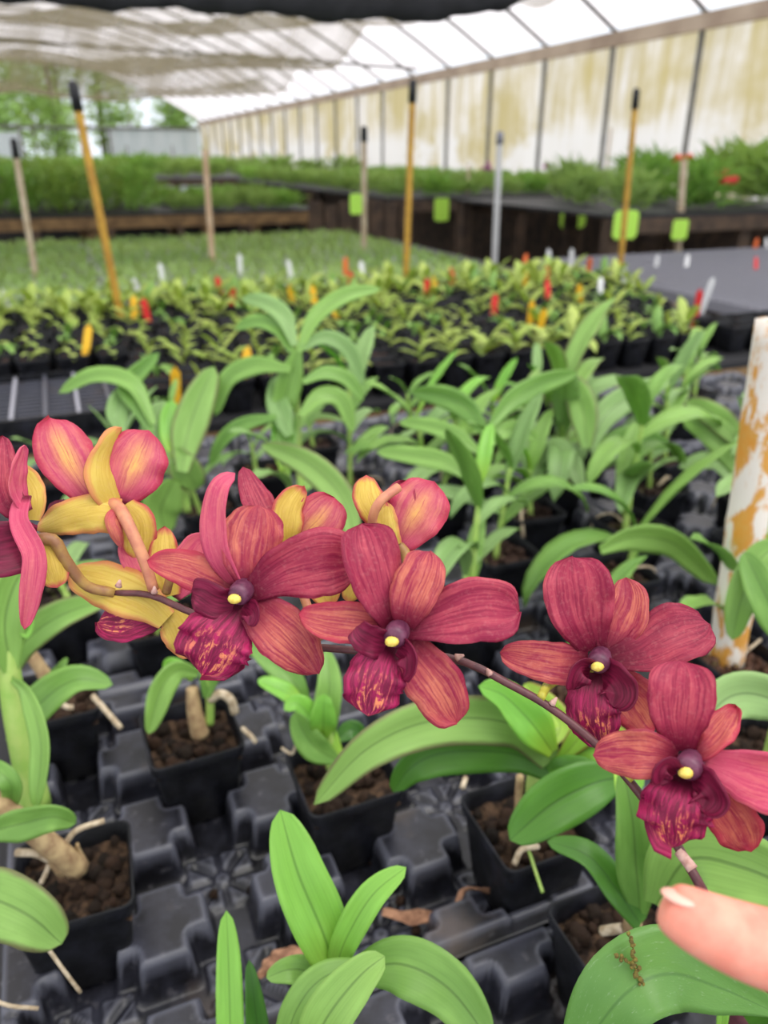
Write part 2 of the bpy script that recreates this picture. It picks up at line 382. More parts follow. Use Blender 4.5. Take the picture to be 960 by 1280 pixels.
# ------------------------------------------------------------------ the greenhouse
def struct(name, mb, mats, parent=None, smooth=False):
    o = mb.obj(name, mats, parent, smooth, world=False)
    if parent is None: o['kind'] = 'structure'
    return o
GX = 5.5; GZ = 2.42
mb = MB(); mb.box((-30, -2, -.2), (30, 75, 0)); struct('floor', mb, 'ground')
mb = MB()
ny, nz = 130, 12; V = []; Fs = []
for i in range(ny + 1):
    for j in range(nz + 1):
        y = 2.5 + 29 * i / ny; z = GZ * j / nz; V.append((GX + .04 + .02 * math.sin(y * 5.1 + z) * math.sin(z * 3), y, z))
for i in range(ny):
    for j in range(nz): a = i * (nz + 1) + j; Fs.append((a, a + nz + 1, a + nz + 2, a + 1))
mb.add(V, Fs); wall = struct('wall_right', mb, 'side_film', smooth=True)
posts = [3.72 + 1.235 * i for i in range(23)]
RISE = 0.62
def roofz(x): s_ = max(0.0, GX - x); return GZ + .03 + RISE * s_ - .055 * s_ * s_ * (s_ < 6) - (0 if s_ < 6 else .055 * 36 + (s_ - 6) * .62 * 1.0)
for y in posts:
    mb = MB(); mb.tube([(GX, y, 0), (GX, y, GZ + .04)], .026, 8); mb.obj('wall_post', 'steel', wall)
mb = MB(); mb.box((GX - .03, 2.5, GZ - .11), (GX + .03, 31.5, GZ + .02)); struct('trim_1', mb, 'gutter_board')
mb = MB()
for i in range(40): mb.box((GX - .05, 2.5 + i * .72, 0), (GX - .03, 2.5 + i * .72 + .70, .96))
struct('under_bench_shade', mb, 'wood_dark')  # dark boards added along the wall foot to stand for shade under the benches
# roof: film, rafters, one purlin
mb = MB(); V = []; Fs = []; nx = 22
for i in range(nx + 1):
    x = GX + .05 - 11.0 * i / nx
    for j in range(2): V.append((x, 2.5 if j == 0 else 31.5, roofz(x) + .05))
for i in range(nx): Fs.append((2 * i, 2 * i + 1, 2 * i + 3, 2 * i + 2))
mb.add(V, Fs); roof = struct('ceiling', mb, 'roof_film', smooth=True)
for y in posts:
    mb = MB(); mb.tube([(GX - 11.0 * i / 22, y, roofz(GX - 11.0 * i / 22)) for i in range(23)], .022, 6); mb.obj('rafter', 'steel', roof)
for dx in (2.2, 4.4):
    mb = MB(); mb.tube([(GX - dx, 2.5, roofz(GX - dx) - .03), (GX - dx, 31.5, roofz(GX - dx) - .03)], .012, 6); mb.obj('purlin', 'steel', roof)
a = XX(522, 86, GX); b = YY(60, 54, a.y)
mb = MB(); mb.tube([a, b, b + (b - a) * .2], .022, 6); mb.obj('tie_wire', 'steel', roof)
# far end: white panels, rail, posts
def farpt(x, y): return YY(x, y, 31.4)
a = farpt(135, 162); b = farpt(250, 215)
mb = MB()
n = 26
for i in range(n):
    x0 = a.x + (GX - a.x) * i / n; x1 = a.x + (GX - a.x) * (i + 1) / n; d = .03 * (i % 2)
    mb.box((x0, 31.4 + d, 0), (x1, 31.43 + d, a.z))
wf = struct('wall_far', mb, 'end_panel')
mb = MB(); c = farpt(24, 162)
for i in range(12): mb.box((c.x - 3 + i * .25, 31.4 + .03 * (i % 2), 0), (c.x - 3 + (i + 1) * .25, 31.43 + .03 * (i % 2), a.z - .1))
mb.obj('end_panel', 'end_panel', wf)
mb = MB(); mb.box((-6, 31.3, a.z), (GX, 31.38, a.z + .1)); mb.obj('end_rail', 'steel', wf)
for x in (c.x, a.x): mb = MB(); mb.tube([(x, 31.34, 0), (x, 31.34, a.z + .05)], .05, 8); mb.obj('end_post', 'steel', wf)
# shade nets under the roof
def cloth(name, x0, x1, y0, y1, z, nx, ny, fn, mat, label, group=None):
    mb = MB(); V = []; Fs = []
    for i in range(nx + 1):
        for j in range(ny + 1):
            u = i / nx; v = j / ny; V.append((x0 + (x1 - x0) * u, y0 + (y1 - y0) * v, z + fn(u, v)))
    for i in range(nx):
        for j in range(ny): a = i * (ny + 1) + j; Fs.append((a, a + 1, a + ny + 2, a + ny + 1))
    mb.add(V, Fs); o = mb.obj(name, mat, None); tagit(o, label, 'shade cloth', group)
    return o
r1 = Z(400, 18, 2.5); far = Z(120, 117, 2.15)
cloth('shade_cloth', -2.9, r1.x, 3.2, 10.5, 2.36, 60, 90,
      lambda u, v: -.26 * abs(math.sin(v * PI * 4.0 + .5 * math.sin(u * 7))) * (.5 + .5 * v) - .22 * v * v - .05 * math.sin(u * 23 + v * 6) * .5 - .12 * (1 - u) * v - .06 * noise.noise(Vector((u * 9, v * 14, 0))),
      'shade_net', 'beige shade netting sagging in scalloped folds below the roof at top left')
p0 = Z(700, 12, 2.75)
cloth('shade_cloth', 3.15, 4.7, 6.6, 8.4, 2.98, 24, 30, lambda u, v: -.32 * math.sin(PI * v) * (.4 + .6 * u) - .05 * math.sin(u * 14), 'shade_net',
      'small pale net sagging under the bright roof, right of the dark rolled cloth')
mb = MB(); pts = [P(-60, -18, 2.9), P(60, -6, 3.0), P(200, 0, 3.1), P(330, 4, 3.2), P(470, 8, 3.35), P(560, 6, 3.45), P(610, -2, 3.5), P(660, -20, 3.6)]
mb.tube(crom(pts, 40), [.036 + .02 * sstep(14, 24, i) + .010 * math.sin(i * .9) + (.006 * math.sin(i * 2.3)) for i in range(40)], 12); mb.obj('rolled_shade_cloth', 'shade_dark', None, label='dark rolled shade cloth bundle strung across the top of the picture', cat='shade cloth')

# ------------------------------------------------------------------ trees beyond the far end
def leafcloud(seed, n, R, Rz, size):
    rnd = random.Random(seed); mb = MB()
    for i in range(n):
        d = Vector((rnd.gauss(0, 1), rnd.gauss(0, 1), rnd.gauss(0, 1))).normalized() * (rnd.random() ** .45)
        c = Vector((d.x * R, d.y * R, d.z * Rz)); a = Vector((rnd.uniform(-1, 1), rnd.uniform(-1, 1), rnd.uniform(-.6, .6))).normalized() * size * rnd.uniform(.6, 1.3)
        s_ = a.cross(Vector((rnd.uniform(-1, 1), rnd.uniform(-1, 1), 1))).normalized() * a.length * .35
        mb.add([c - a * .5, c + s_, c + a * .5, c - s_], [(0, 1, 2, 3)], 0, [(.5, 0), (1, .5), (.5, 1), (0, .5)])
    return mb
crowns = [leafcloud(s_, 1100, 2.2, 3.2, .42).mesh('crown', 'leaf_tree', False) for s_ in range(3)]
trees = [(-7, 42, 8.5, 1.0, 'broad green tree left of the far end opening'), (-1.2, 38, 4.8, 1.0, 'rounded green tree right behind the far opening at left'), (0.8, 41, 6.3, .8, 'bright green tree beside the white end panel'), (3.2, 47, 9, .9, 'slender tall tree behind the white end panel'),
         (6.3, 44, 4.6, .9, 'low green tree behind the corner of the greenhouse'), (-4.5, 50, 10, 1.0, 'tall thin tree standing farthest back at left'), (1.5, 55, 11, 1.1, 'tall grey-stemmed tree farthest beyond the end wall')]
for i, (x, y, h, s_, lab) in enumerate(trees):
    tr = empty('tree', (x, y, 0), lab, 'tree', 'trees beyond the far end')
    mb = MB(); mb.tube([(0, 0, 0), (.1, 0, h * .5), (-.05, .1, h)], [.16, .12, .05], 8); mb.obj('trunk', 'bark_trunk', tr)
    for k in range(3):
        link('foliage', crowns[(i + k) % 3], tr, (random.uniform(-1, 1), random.uniform(-1, 1), h * (.35 + .3 * k)), (0, 0, random.uniform(0, 6)), s_ * (.75 if h > 8 else .62))
for i in range(9):
    h = random.uniform(7, 10); e = empty('bare_tree', (-5 + i * 1.25 + random.uniform(-.4, .4), 51.5 + random.uniform(0, 4), 0), 'thin bare grey tree beyond the far end', 'tree', 'bare trees beyond the far end')
    mb = MB(); mb.tube([(0, 0, 0), (random.uniform(-.2, .2), 0, h)], [.09, .04], 6); mb.obj('trunk', 'bark_trunk', e)
    mb = MB()
    for k in range(12):
        z_ = h * random.uniform(.35, .98); a_ = random.uniform(0, 6.28); l_ = random.uniform(.5, 1.1); mb.tube([(0, 0, z_), (math.cos(a_) * l_, math.sin(a_) * l_, z_ + l_ * .7)], [.025, .01], 4)
    mb.obj('branches', 'bark_trunk', e, kind='stuff')

# ------------------------------------------------------------------ benches
def bench(name, x0, x1, y0, y1, z, label, nleg=3, mat='wood_dark', slat=True):
    t_ = empty(name, ((x0 + x1) / 2, (y0 + y1) / 2, 0), label, 'bench')
    mb = MB(); mb.box((x0, y0, z - .02), (x1, y1, z)); mb.obj('bench_top', 'black_rubber', t_, False, world=True)
    for y in (y0, y1 - .04): mb = MB(); mb.box((x0, y, z - .11), (x1, y + .04, z - .022)); mb.obj('rail', mat, t_, False, world=True)
    for i in range(nleg):
        x = x0 + .02 + (x1 - x0 - .13) * i / (nleg - 1)
        for y in (y0 + .045, y1 - .135): mb = MB(); mb.box((x, y, 0), (x + .09, y + .09, z - .022)); mb.obj('leg', mat, t_, False, world=True)
    return t_
bench('nursery_bench', -.6, 1.72, -.05, 1.6, .752, 'black-topped near bench carrying the trays of potted orchids', 3)
bench('nursery_bench', -.9, 2.35, 1.74, 5.65, .752, 'long bench of small seedling pots behind the near bench', 4, 'wood_bench')
bench('nursery_bench', -1.6, 2.2, 6.9, 9.2, .90, 'dark-edged bench at left with a low green row of plants', 5, 'wood_bench')
bench('nursery_bench', 2.65, 5.3, 6.4, 12.5, 1.0, 'black-edged bench with brown legs along the plastic side wall', 5)
bench('nursery_bench', 3.1, 5.3, 4.0, 6.1, 1.0, 'bench under the bushy flowering plants at right', 3)
bench('nursery_bench', -2.5, 5.3, 13.5, 26, 1.0, 'far bench of green plants before the white end panels', 8)
# wire mesh bench at right
mesh_b = empty('mesh_bench', (2.9, 2.9, 0), 'empty grey wire-mesh bench at right behind the seedling pots', 'bench')
mb = MB(); x0, x1, y0, y1, z = 2.42, 4.3, 1.9, 3.8, .80
k = 0
x = x0
while x <= x1: mb.box((x, y0, z), (x + .004, y1, z + .004)); x += .025
y = y0
while y <= y1: mb.box((x0, y, z - .004), (x1, y + .004, z)); y += .04
mb.obj('wire_mesh', 'wire_grey', mesh_b, False, world=True, kind='stuff')
for (a, b) in (((x0, y0, z - .05), (x1, y0 + .04, z - .005)), ((x0, y1 - .04, z - .05), (x1, y1, z - .005)), ((x0, y0 + .045, z - .05), (x0 + .04, y1 - .045, z - .005))): mb = MB(); mb.box(a, b); mb.obj('rail', 'wire_grey', mesh_b, False, world=True)
for (x, y) in ((x0 + .05, y0 + .05), (x0 + .05, y1 - .1), (x1 - .1, y0 + .05), (x1 - .1, y1 - .1)): mb = MB(); mb.box((x, y, 0), (x + .05, y + .05, z - .055)); mb.obj('leg', 'wood_bench', mesh_b, False, world=True)
# ------------------------------------------------------------------ thermoformed trays
PX, PY = .107, .10; FL, LAND = .765, .803
def trayh(x, y):
    """height above the bench of the moulded tray at local x, y (origin: tray centre)"""
    ax, ay = abs(x), abs(y)
    best = 1.0
    for hc in range(-2, 3):                                # raised lands stand where four cells meet
        for hr in range(-2, 3):
            cx = hc * PX; cy = hr * PY
            if abs(x - cx) > .045 or abs(y - cy) > .045: continue
            qx = abs(x - cx) - .0275; qy = abs(y - cy) - .0255
            d = math.hypot(max(qx, 0), max(qy, 0)) + min(max(qx, qy), 0) - .006
            for sx_ in (-1, 1):
                for sy_ in (-1, 1):
                    ci = hc + (1 if sx_ < 0 else 2); ri = hr + (1 if sy_ < 0 else 2)      # the cell on that corner
                    r_ = .0315 if (ci + ri) % 2 == 1 else .0285
                    qx = abs(x - cx - sx_ * PX / 2) - r_; qy = abs(y - cy - sy_ * PY / 2) - r_
                    d = max(d, .006 - (math.hypot(max(qx, 0), max(qy, 0)) + min(max(qx, qy), 0)))
            best = min(best, d)
    h = (LAND - FL) * sstep(.006, -.0005, best)
    # star ribs in the wells
    for r in range(4):
        for c_ in range(4):
            dx = x - (c_ - 1.5) * PX; dy = y - (r - 1.5) * PY; rr = math.hypot(dx, dy)
            if rr < .045:
                an = math.atan2(dy, dx) % (PI / 4); an = min(an, PI / 4 - an) * rr
                g_ = sstep(.0040, .0020, an) * sstep(.033, .029, rr) * sstep(.005, .009, rr)
                h += .0040 * sstep(.030, .026, max(abs(dx), abs(dy))) * (1 - g_)
    rim = max((ax - .203) / .006, (ay - .186) / .006)
    h = max(h, (.035) * sstep(0, 1, rim))
    e = max(ax - .2215, ay - .2015)
    if ax > .211 or ay > .193: h = max(h, .031)
    if e > -.003: h = .022
    return h
def traymesh(res, name):
    mb = MB(); Wd, Hd = .2225, .2025; nx = int(2 * Wd / res); ny = int(2 * Hd / res); V = []; Fs = []
    for i in range(nx + 1):
        for j in range(ny + 1):
            x = -Wd + 2 * Wd * i / nx; y = -Hd + 2 * Hd * j / ny; V.append((x, y, FL + trayh(x, y)))
    for i in range(nx):
        for j in range(ny): a = i * (ny + 1) + j; Fs.append((a, a + ny + 1, a + ny + 2, a + 1))
    mb.add(V, Fs); return mb.mesh(name, 'tray_plastic')
tray_hi = traymesh(.0025, 'tray_fine'); tray_lo = traymesh(.0045, 'tray_coarse')
def cell(tx, ty, i, j): return Vector((.1005 + .445 * tx + (i - 1.5) * PX, .535 + .405 * ty + (j - 1.5) * PY, 0))
rowname = {-1: 'in front, cut off by the bottom edge', 0: 'nearest full row', 1: 'second row', 2: 'back row'}
colname = {0: 'leftmost', 1: 'second from left', 2: 'third from left', 3: 'rightmost'}
for ty in (-1, 0, 1, 2):
    for tx in (0, 1, 2, 3):
        if tx == 3 and ty < 1: continue
        lab = 'black moulded carrying tray, ' + colname[tx] + ' of the ' + rowname[ty] + (' of trays' if ty >= 0 else '')
        if ty == 0 and tx == 0: lab = 'black moulded tray with empty star-ribbed well in the left foreground'
        if ty == -1: lab = 'black moulded tray ' + ('at the bottom centre' if tx == 0 else 'under the pot at the bottom right' if tx == 1 else 'past the bottom right corner') + ', nearest the viewer'
        o = link('carrying_tray', tray_hi if (ty <= 0 and tx <= 1) else tray_lo, None, (.1005 + .445 * tx, .535 + .405 * ty + (-.006 if ty == -1 else 0), -.0125), label=lab, cat='tray', group='moulded trays on the near bench')
        if ty == -1: o.location.x += .02

# ------------------------------------------------------------------ pots
def rsq(h, r, z, n=4):
    out = []
    for q, (sx_, sy_) in enumerate(((1, 1), (-1, 1), (-1, -1), (1, -1))):
        for k in range(n + 1):
            a = PI / 2 * (q + k / n); out.append((sx_ * (h - r) + r * math.cos(a), sy_ * (h - r) + r * math.sin(a), z))
    return out
def potmesh(top=.042, bot=.031, H=.085, n=4):
    mb = MB(); rings = [rsq(bot - .002, .006, 0, n), rsq(bot, .007, .002, n), rsq(top - .0035, .008, H - .012, n), rsq(top - .0012, .009, H - .0115, n), rsq(top, .009, H - .001, n), rsq(top - .0006, .009, H, n), rsq(top - .0016, .008, H, n), rsq(top - .0022, .008, H - .001, n), rsq(top - .0045, .008, H - .014, n), rsq(bot - .002, .006, .003, n)]
    m = len(rings[0]); V = [p for r in rings for p in r]; Fs = []
    for i in range(len(rings) - 1):
        for k in range(m): Fs.append((i * m + k, i * m + (k + 1) % m, (i + 1) * m + (k + 1) % m, (i + 1) * m + k))
    Fs.append(tuple(reversed(range(m)))); Fs.append(tuple((len(rings) - 1) * m + k for k in range(m)))
    mb.add(V, Fs); me = mb.mesh('pot', 'pot_plastic', True)
    bm = bmesh.new(); bm.from_mesh(me)
    for e in bm.edges:
        if len(e.link_faces) == 2 and e.calc_face_angle(0) > .75: e.smooth = False
    bm.to_mesh(me); bm.free(); return me
pot_me = potmesh(); pot_small = potmesh(n=2)
def soilmesh(seed, n, lumps=0):
    mb = MB(); h = .0375; V = []; Fs = []
    for i in range(n + 1):
        for j in range(n + 1):
            x = -h + 2 * h * i / n; y = -h + 2 * h * j / n
            V.append((x, y, .070 + .006 * noise.noise(Vector((x * 90, y * 90, seed))) - .002))
    for i in range(n):
        for j in range(n): a = i * (n + 1) + j; Fs.append((a, a + n + 1, a + n + 2, a + 1))
    mb.add(V, Fs); rnd = random.Random(seed)
    for q in range(lumps):
        l_ = lump(rnd.random() * 50, 7, 5); s_ = rnd.uniform(.003, .007); o = Vector((rnd.uniform(-.033, .033), rnd.uniform(-.033, .033), .071 + rnd.uniform(0, .004)))
        mb.add([Vector(v_) * s_ + o for v_ in l_.v], l_.f)
    return mb
soil_near = [soilmesh(s_, 14, 0).mesh('potting_mix', 'mix_soil') for s_ in range(3)]
soil_mid = [soilmesh(s_ + 5, 8, 26).mesh('potting_mix', 'bark') for s_ in range(4)]
soil_far = [soilmesh(s_ + 9, 4, 6).mesh('potting_mix', 'bark') for s_ in range(3)]
lumps = [lump(s_, 10, 7).mesh('bark_chunk', 'bark') for s_ in range(6)]

# ------------------------------------------------------------------ generic leaves and plants
def arcleaf(bend, wr, fold, mat, p=1.9, m=.42, k=4, n=10, ruf=0.0, seed=0, thick=.004):
    mb = MB(); pts = []; x = z = 0.0; a = 0.0
    for i in range(9):
        pts.append((0, x, z)); x += math.cos(a) / 8; z += math.sin(a) / 8; a -= math.radians(bend) / 8
    blade(mb, pts, wr / 2, lambda q: Vector((0, 0, 1)) if bend < 60 else Vector((0, .6, 1)), b=.3, m=m, p=p, n=n, k=k, fold=fold, thick=thick, ruf=ruf, seed=seed)
    return mb.mesh('leaf', mat)
GL = {}
for mt in ('leaf_green', 'leaf_bluish', 'leaf_pale', 'leaf_bright', 'leaf_dark', 'leaf_fresh'):
    GL[mt] = [arcleaf(bd, w_, .35, mt, ruf=.12, seed=i) for i, (bd, w_) in enumerate(((15, .24), (45, .22), (75, .24), (100, .21), (125, .22)))]
SL = [arcleaf(bd, w_, .4, mt, n=5, k=2, thick=.006) for mt in ('leaf_seed', 'leaf_green') for bd, w_ in ((10, .36), (50, .38), (90, .4))]
def cane(mb, p0, h, lean, az, r0=.006, r1=.0045, nodes=6, curve=.3):
    pts = []; rad = []; n = nodes * 4
    for i in range(n + 1):
        t_ = i / n; q = lean * (t_ + curve * t_ * t_)
        pts.append(Vector(p0) + Vector((math.cos(az) * q * h, math.sin(az) * q * h, t_ * h)))
        bulge = .82 + .18 * abs(math.sin(PI * nodes * t_)); rad.append((r0 + (r1 - r0) * t_) * (bulge) * (.7 if i == 0 else 1))
    mb.tube(pts, rad, 8); return pts
def place_leaf(par, me, p, az, el, size, roll=0.0, name='leaf'):
    o = link(name, me, par, p)
    o.rotation_euler = (Matrix.Rotation(az - PI / 2, 4, 'Z') @ Matrix.Rotation(el, 4, 'X') @ Matrix.Rotation(roll, 4, 'Y')).to_euler(); o.scale = (size, size, size); return o
def potted(name, loc, label, group=None, cat='potted plant', near=False, rz=0.0, seed=0, mid=True, tilt=0.0):
    rnd = random.Random(seed)
    r = empty(name, loc, label, cat, group, rz)
    link('pot', pot_me, r)
    if near:
        s_ = link('potting_mix', soil_near[seed % 3], r)
        for q in range(46):
            x = rnd.uniform(-.034, .034); y = rnd.uniform(-.034, .034); k = rnd.uniform(.0032, .0075)
            if max(abs(x), abs(y)) + k > .039: continue
            link('bark_chunk', lumps[rnd.randrange(6)], s_, (x, y, .0705 + rnd.uniform(-.001, .005)), (rnd.uniform(0, 6), rnd.uniform(0, 6), 0), (k, k * rnd.uniform(.7, 1.1), k * rnd.uniform(.6, 1)))
    else: link('potting_mix', soil_mid[seed % 4], r)
    return r
def leafy(loc, label, seed, canes, mats=('leaf_green', 'leaf_bluish'), llen=.12, rz=None, near=False):
    rnd = random.Random(seed)
    r = potted('potted_orchid', loc, label, 'leafy orchids in pots on the near bench', 'potted orchid', near, rnd.uniform(-.12, .12) if rz is None else rz, seed)
    for ci, (h, lean, laz, nl, az) in enumerate(canes):
        mb = MB(); b = Vector((rnd.uniform(-.014, .014), rnd.uniform(-.014, .014), .066)); pts = cane(mb, b, h, lean, laz, rnd.uniform(.0042, .0056), .0032)
        mb.obj('cane', 'cane_green' if nl > 0 else 'cane_tan', r)
        for i in range(nl):
            t_ = .28 + .72 * (i + 1) / nl if nl > 1 else 1; p = pts[min(len(pts) - 1, int(t_ * (len(pts) - 1)))]
            top = i >= nl - 2
            a = az + (PI if i % 2 else 0) + rnd.uniform(-.45, .45); el = rnd.uniform(.45, .85) if not top else rnd.uniform(.95, 1.3)
            bd = rnd.choice((1, 2, 3, 4)) if not top else rnd.choice((0, 1, 1, 2))
            L = llen * 1.22 * rnd.uniform(.8, 1.15) * (.78 if i == 0 or i == nl - 1 else 1)
            mt = mats[rnd.randrange(len(mats))]
            if i == nl - 1 and rnd.random() < .4: mt = 'leaf_bright'
            place_leaf(r, GL[mt][bd], p, a, el, L, rnd.uniform(-.3, .3))
    for q in range(2):                                     # aerial roots over the rim
        if rnd.random() < .55:
            a = rnd.uniform(0, 6.28); mb = MB(); pp = [Vector((.01 * math.cos(a), .01 * math.sin(a), .08)), Vector((.03 * math.cos(a), .03 * math.sin(a), .09)), Vector((.05 * math.cos(a + .2), .05 * math.sin(a + .2), .082)), Vector((.056 * math.cos(a + .3), .056 * math.sin(a + .3), .06))]
            mb.tube(crom(pp, 10), .0016, 6); mb.obj('root', 'root_white', r)
    return r
zt = FL - .0125 + .0042
def at(tx, ty, i, j): c_ = cell(tx, ty, i, j); return Vector((c_.x, c_.y, zt))
G1 = ('leaf_green', 'leaf_bluish'); G2 = ('leaf_green', 'leaf_pale'); G3 = ('leaf_bluish', 'leaf_pale')
plants = [  # cell, canes (height, lean, lean azimuth, leaves, leaf plane azimuth), leaf mats, length, label
 ((0,1,0,1), [(.07, .3, 2.5, 4, .6)], G1, .09, 'low leafy orchid at the far left behind the dark magenta bloom'),
 ((0,1,1,0), [(.05, .1, 1, 3, .2)], ('leaf_green',), .10, 'small orchid with one long low leaf under the leftmost yellow blooms'),
 ((0,1,2,3), [(.09, .2, 3, 4, .3)], G2, .11, 'orchid with broad upright leaves between the two leftmost flower clusters'),
 ((0,2,1,0), [(.10, .1, 3, 6, .2)], G1, .11, 'leafy orchid just above the pink petals at upper left'),
 ((0,2,0,1), [(.06, .2, 3, 5, .9)], G1, .09, 'low orchid beside the empty grid tray at left'),
 ((0,1,3,2), [(.12, .15, 4, 4, .9)], ('leaf_green', 'leaf_green', 'leaf_bluish'), .125, 'tallest spidery orchid with arching leaves left of centre'),
 ((0,1,3,0), [(.06, .1, 1, 3, .4)], G1, .08, 'small orchid hidden behind the two central blooms'),
 ((1,1,0,3), [(.17, .1, 1.2, 8, .4)], G1, .10, 'slim upright orchid right of the tallest one'),
 ((1,1,1,2), [(.14, .12, 2.6, 7, .1), (.08, .2, 0, 4, .5)], G1, .115, 'orchid with long spreading leaves above the centre yellow-backed bloom'),
 ((1,0,0,3), [(.16, .15, 1.0, 5, .6), (.06, .3, 3.5, 2, .8)], G1, .10, 'orchid with a thick pale cane beside an open pot of bark, centre'),
 ((1,1,1,0), [(.13, .1, .3, 6, .0)], G1, .115, 'orchid with low drooping leaves right of the thick pale cane'),
 ((1,1,3,2), [(.16, .08, 1.4, 8, .3), (.12, .2, 4.2, 5, .8)], G3, .14, 'large orchid with big pale leaves in the middle of the bench'),
 ((1,1,2,3), [(.10, .1, 2.4, 7, .2)], G1, .11, 'orchid with a star of short upright leaves behind the centre plant'),
 ((2,1,0,3), [(.06, .1, .4, 8, .7)], G3, .12, 'orchid with a yellowish upright cane right of the middle plants'),
 ((1,1,3,0), [(.18, .1, .6, 7, .2), (.07, .3, 3, 3, .9)], G1, .12, 'orchid with a bright green cane above the right-hand bloom'),
 ((1,0,2,3), [(.07, .2, 1, 4, .1)], ('leaf_green',), .14, 'low orchid with one long arching leaf right above the third bloom'),
 ((2,1,1,2), [(.15, .1, 2.8, 8, .4)], G3, .13, 'orchid with broad grey-green leaves left of the painted stake'),
 ((2,1,1,0), [(.16, .1, 2, 7, .8)], G1, .12, 'orchid half hidden by the painted stake, upper part'),
 ((2,0,0,3), [(.13, .1, 2.4, 6, .3)], G1, .12, 'orchid crowded right behind the painted stake'),
 ((2,2,3,0), [(.10, .1, 1, 8, .5)], G1, .11, 'orchid at upper right beneath the empty mesh bench'),
 ((1,2,3,0), [(.08, .1, 2, 7, 0)], G2, .12, 'orchid in the back row with a purplish drooping leaf, centre right'),
 ((2,2,1,2), [(.05, .1, 2, 6, .9)], G1, .10, 'low orchid against the seedling bench at centre right'),
 ((1,2,2,1), [(.08, .1, 2, 6, .2)], G1, .09, 'low star-shaped orchid against the seedling bench at centre'),
 ((1,0,2,1), [(.10, .1, 1, 5, .2)], G1, .11, 'orchid right of the painted stake at the frame edge'),
 ((3,2,0,1), [(.10, .1, 1, 7, .6)], G1, .10, 'orchid farthest to the upper right on the near bench'),
 ((0,2,3,0), [(.06, .1, 2, 4, .6)], G1, .08, 'tiny orchid behind the broad-leaved plant at left'),
 ((1,1,2,1), [(.08, .1, 2, 6, .5)], G1, .10, 'low bushy orchid in front of the big middle plant'),
 ((0,2,2,3), [(.05, .1, 2, 5, .5)], G2, .07, 'very small orchid at the back left beneath yellow tags'),
 ((2,1,3,2), [(.15, .1, 2, 7, .5)], G1, .11, 'orchid behind the painted stake near the frame edge'),
 ((1,0,1,2), [(.05, .1, 4, 4, .4)], ('leaf_green', 'leaf_dark'), .09, 'low orchid with dark leaves directly behind the third bloom'),
 ((1,0,0,1), [], G1, .1, 'pot of bark with no leaves behind the long leaf'),
 ((2,2,0,1), [(.06, .1, 3, 6, .5)], G2, .10, 'orchid with a pointed top leaf behind the middle plants'),
 ((2,1,0,1), [(.09, .1, 3, 6, .1)], G1, .10, 'orchid low in front of the broad grey-green one'),
 ((1,2,0,1), [(.05, .1, 3, 4, .1)], G1, .07, 'tiny orchid behind the tallest spidery plant'),
]
PL = {}
for s_, (c_, cn, mt, L, lab) in enumerate(plants):
    PL[c_] = leafy(at(*c_), lab, 40 + s_, cn, mt, L * (.78 if c_[1] == 2 or c_[:2] == (2, 1) else 1.0))

# ------------------------------------------------------------------ foreground pots and custom leaves
def leafpx(par, pts, hw, mat='leaf_green', roll=0.0, b=.35, m=.45, p=1.8, fold=.25, name='leaf', ruf=.06, seed=1, roll2=None, n=24, k=8, thick=.0007, face=tocam, **tg):
    """pts: (pixel x, pixel y, depth m); hw: half width in pixels at the first point's depth"""
    mb = MB(); d = pts[len(pts) // 2][2]
    blade(mb, [P(*q) for q in pts], hw * d / F, face, b=b, m=m, p=p, n=n, k=k, fold=fold, roll=roll, roll2=roll2, ruf=ruf, seed=seed, thick=thick)
    return mb.obj(name, mat, par, world=True, **tg)
def tubepx(par, name, pts, r, mat, n=8, N=14, **tg):
    mb = MB(); q = crom([P(*p_) for p_ in pts], N)
    if hasattr(r, '__len__'): r = [r[0] + (r[1] - r[0]) * i / (N - 1) for i in range(N)]
    mb.tube(q, r, n); return mb.obj(name, mat, par, world=True, **tg)
def lp(par, d, hw, mat, *pts, **kw): return leafpx(par, [(x, y, d + .012 * i) for i, (x, y) in enumerate(pts)], hw, mat, n=14, k=6, **kw)
T_ = PL[(0,1,3,2)]
tubepx(T_, 'cane', [(378, 640, 1.11), (372, 560, 1.10), (368, 480, 1.09), (366, 430, 1.08)], [.0055, .004], 'cane_green')
for hw, mt, pts, rl in ((11, 'leaf_green', ((372, 440), (392, 395), (430, 368), (472, 360)), -20), (12, 'leaf_bluish', ((366, 432), (350, 395), (325, 378), (296, 374)), 20), (11, 'leaf_green', ((362, 440), (345, 412), (318, 402), (288, 412)), 25),
        (13, 'leaf_green', ((362, 462), (320, 458), (282, 475), (266, 522)), 20), (11, 'leaf_bluish', ((376, 436), (402, 422), (432, 436), (452, 482)), -20), (10, 'leaf_green', ((378, 478), (405, 466), (432, 474), (452, 500)), -25),
        (17, 'leaf_green', ((370, 438), (362, 470), (354, 500), (340, 535)), 0), (10, 'leaf_green', ((345, 522), (310, 530), (280, 548), (260, 585)), 20), (15, 'leaf_bluish', ((362, 545), (352, 520), (345, 500), (342, 470)), 0),
        (12, 'leaf_bright', ((356, 590), (352, 560), (350, 530), (352, 505)), 0), (12, 'leaf_green', ((376, 520), (400, 495), (425, 500), (440, 540)), -20)):
    lp(T_, 1.06, hw, mt, *pts, roll=rl)
T_ = PL[(0,1,2,3)]
tubepx(T_, 'cane', [(232, 640, 1.10), (226, 590, 1.09), (218, 540, 1.07)], [.0065, .005], 'cane_green')
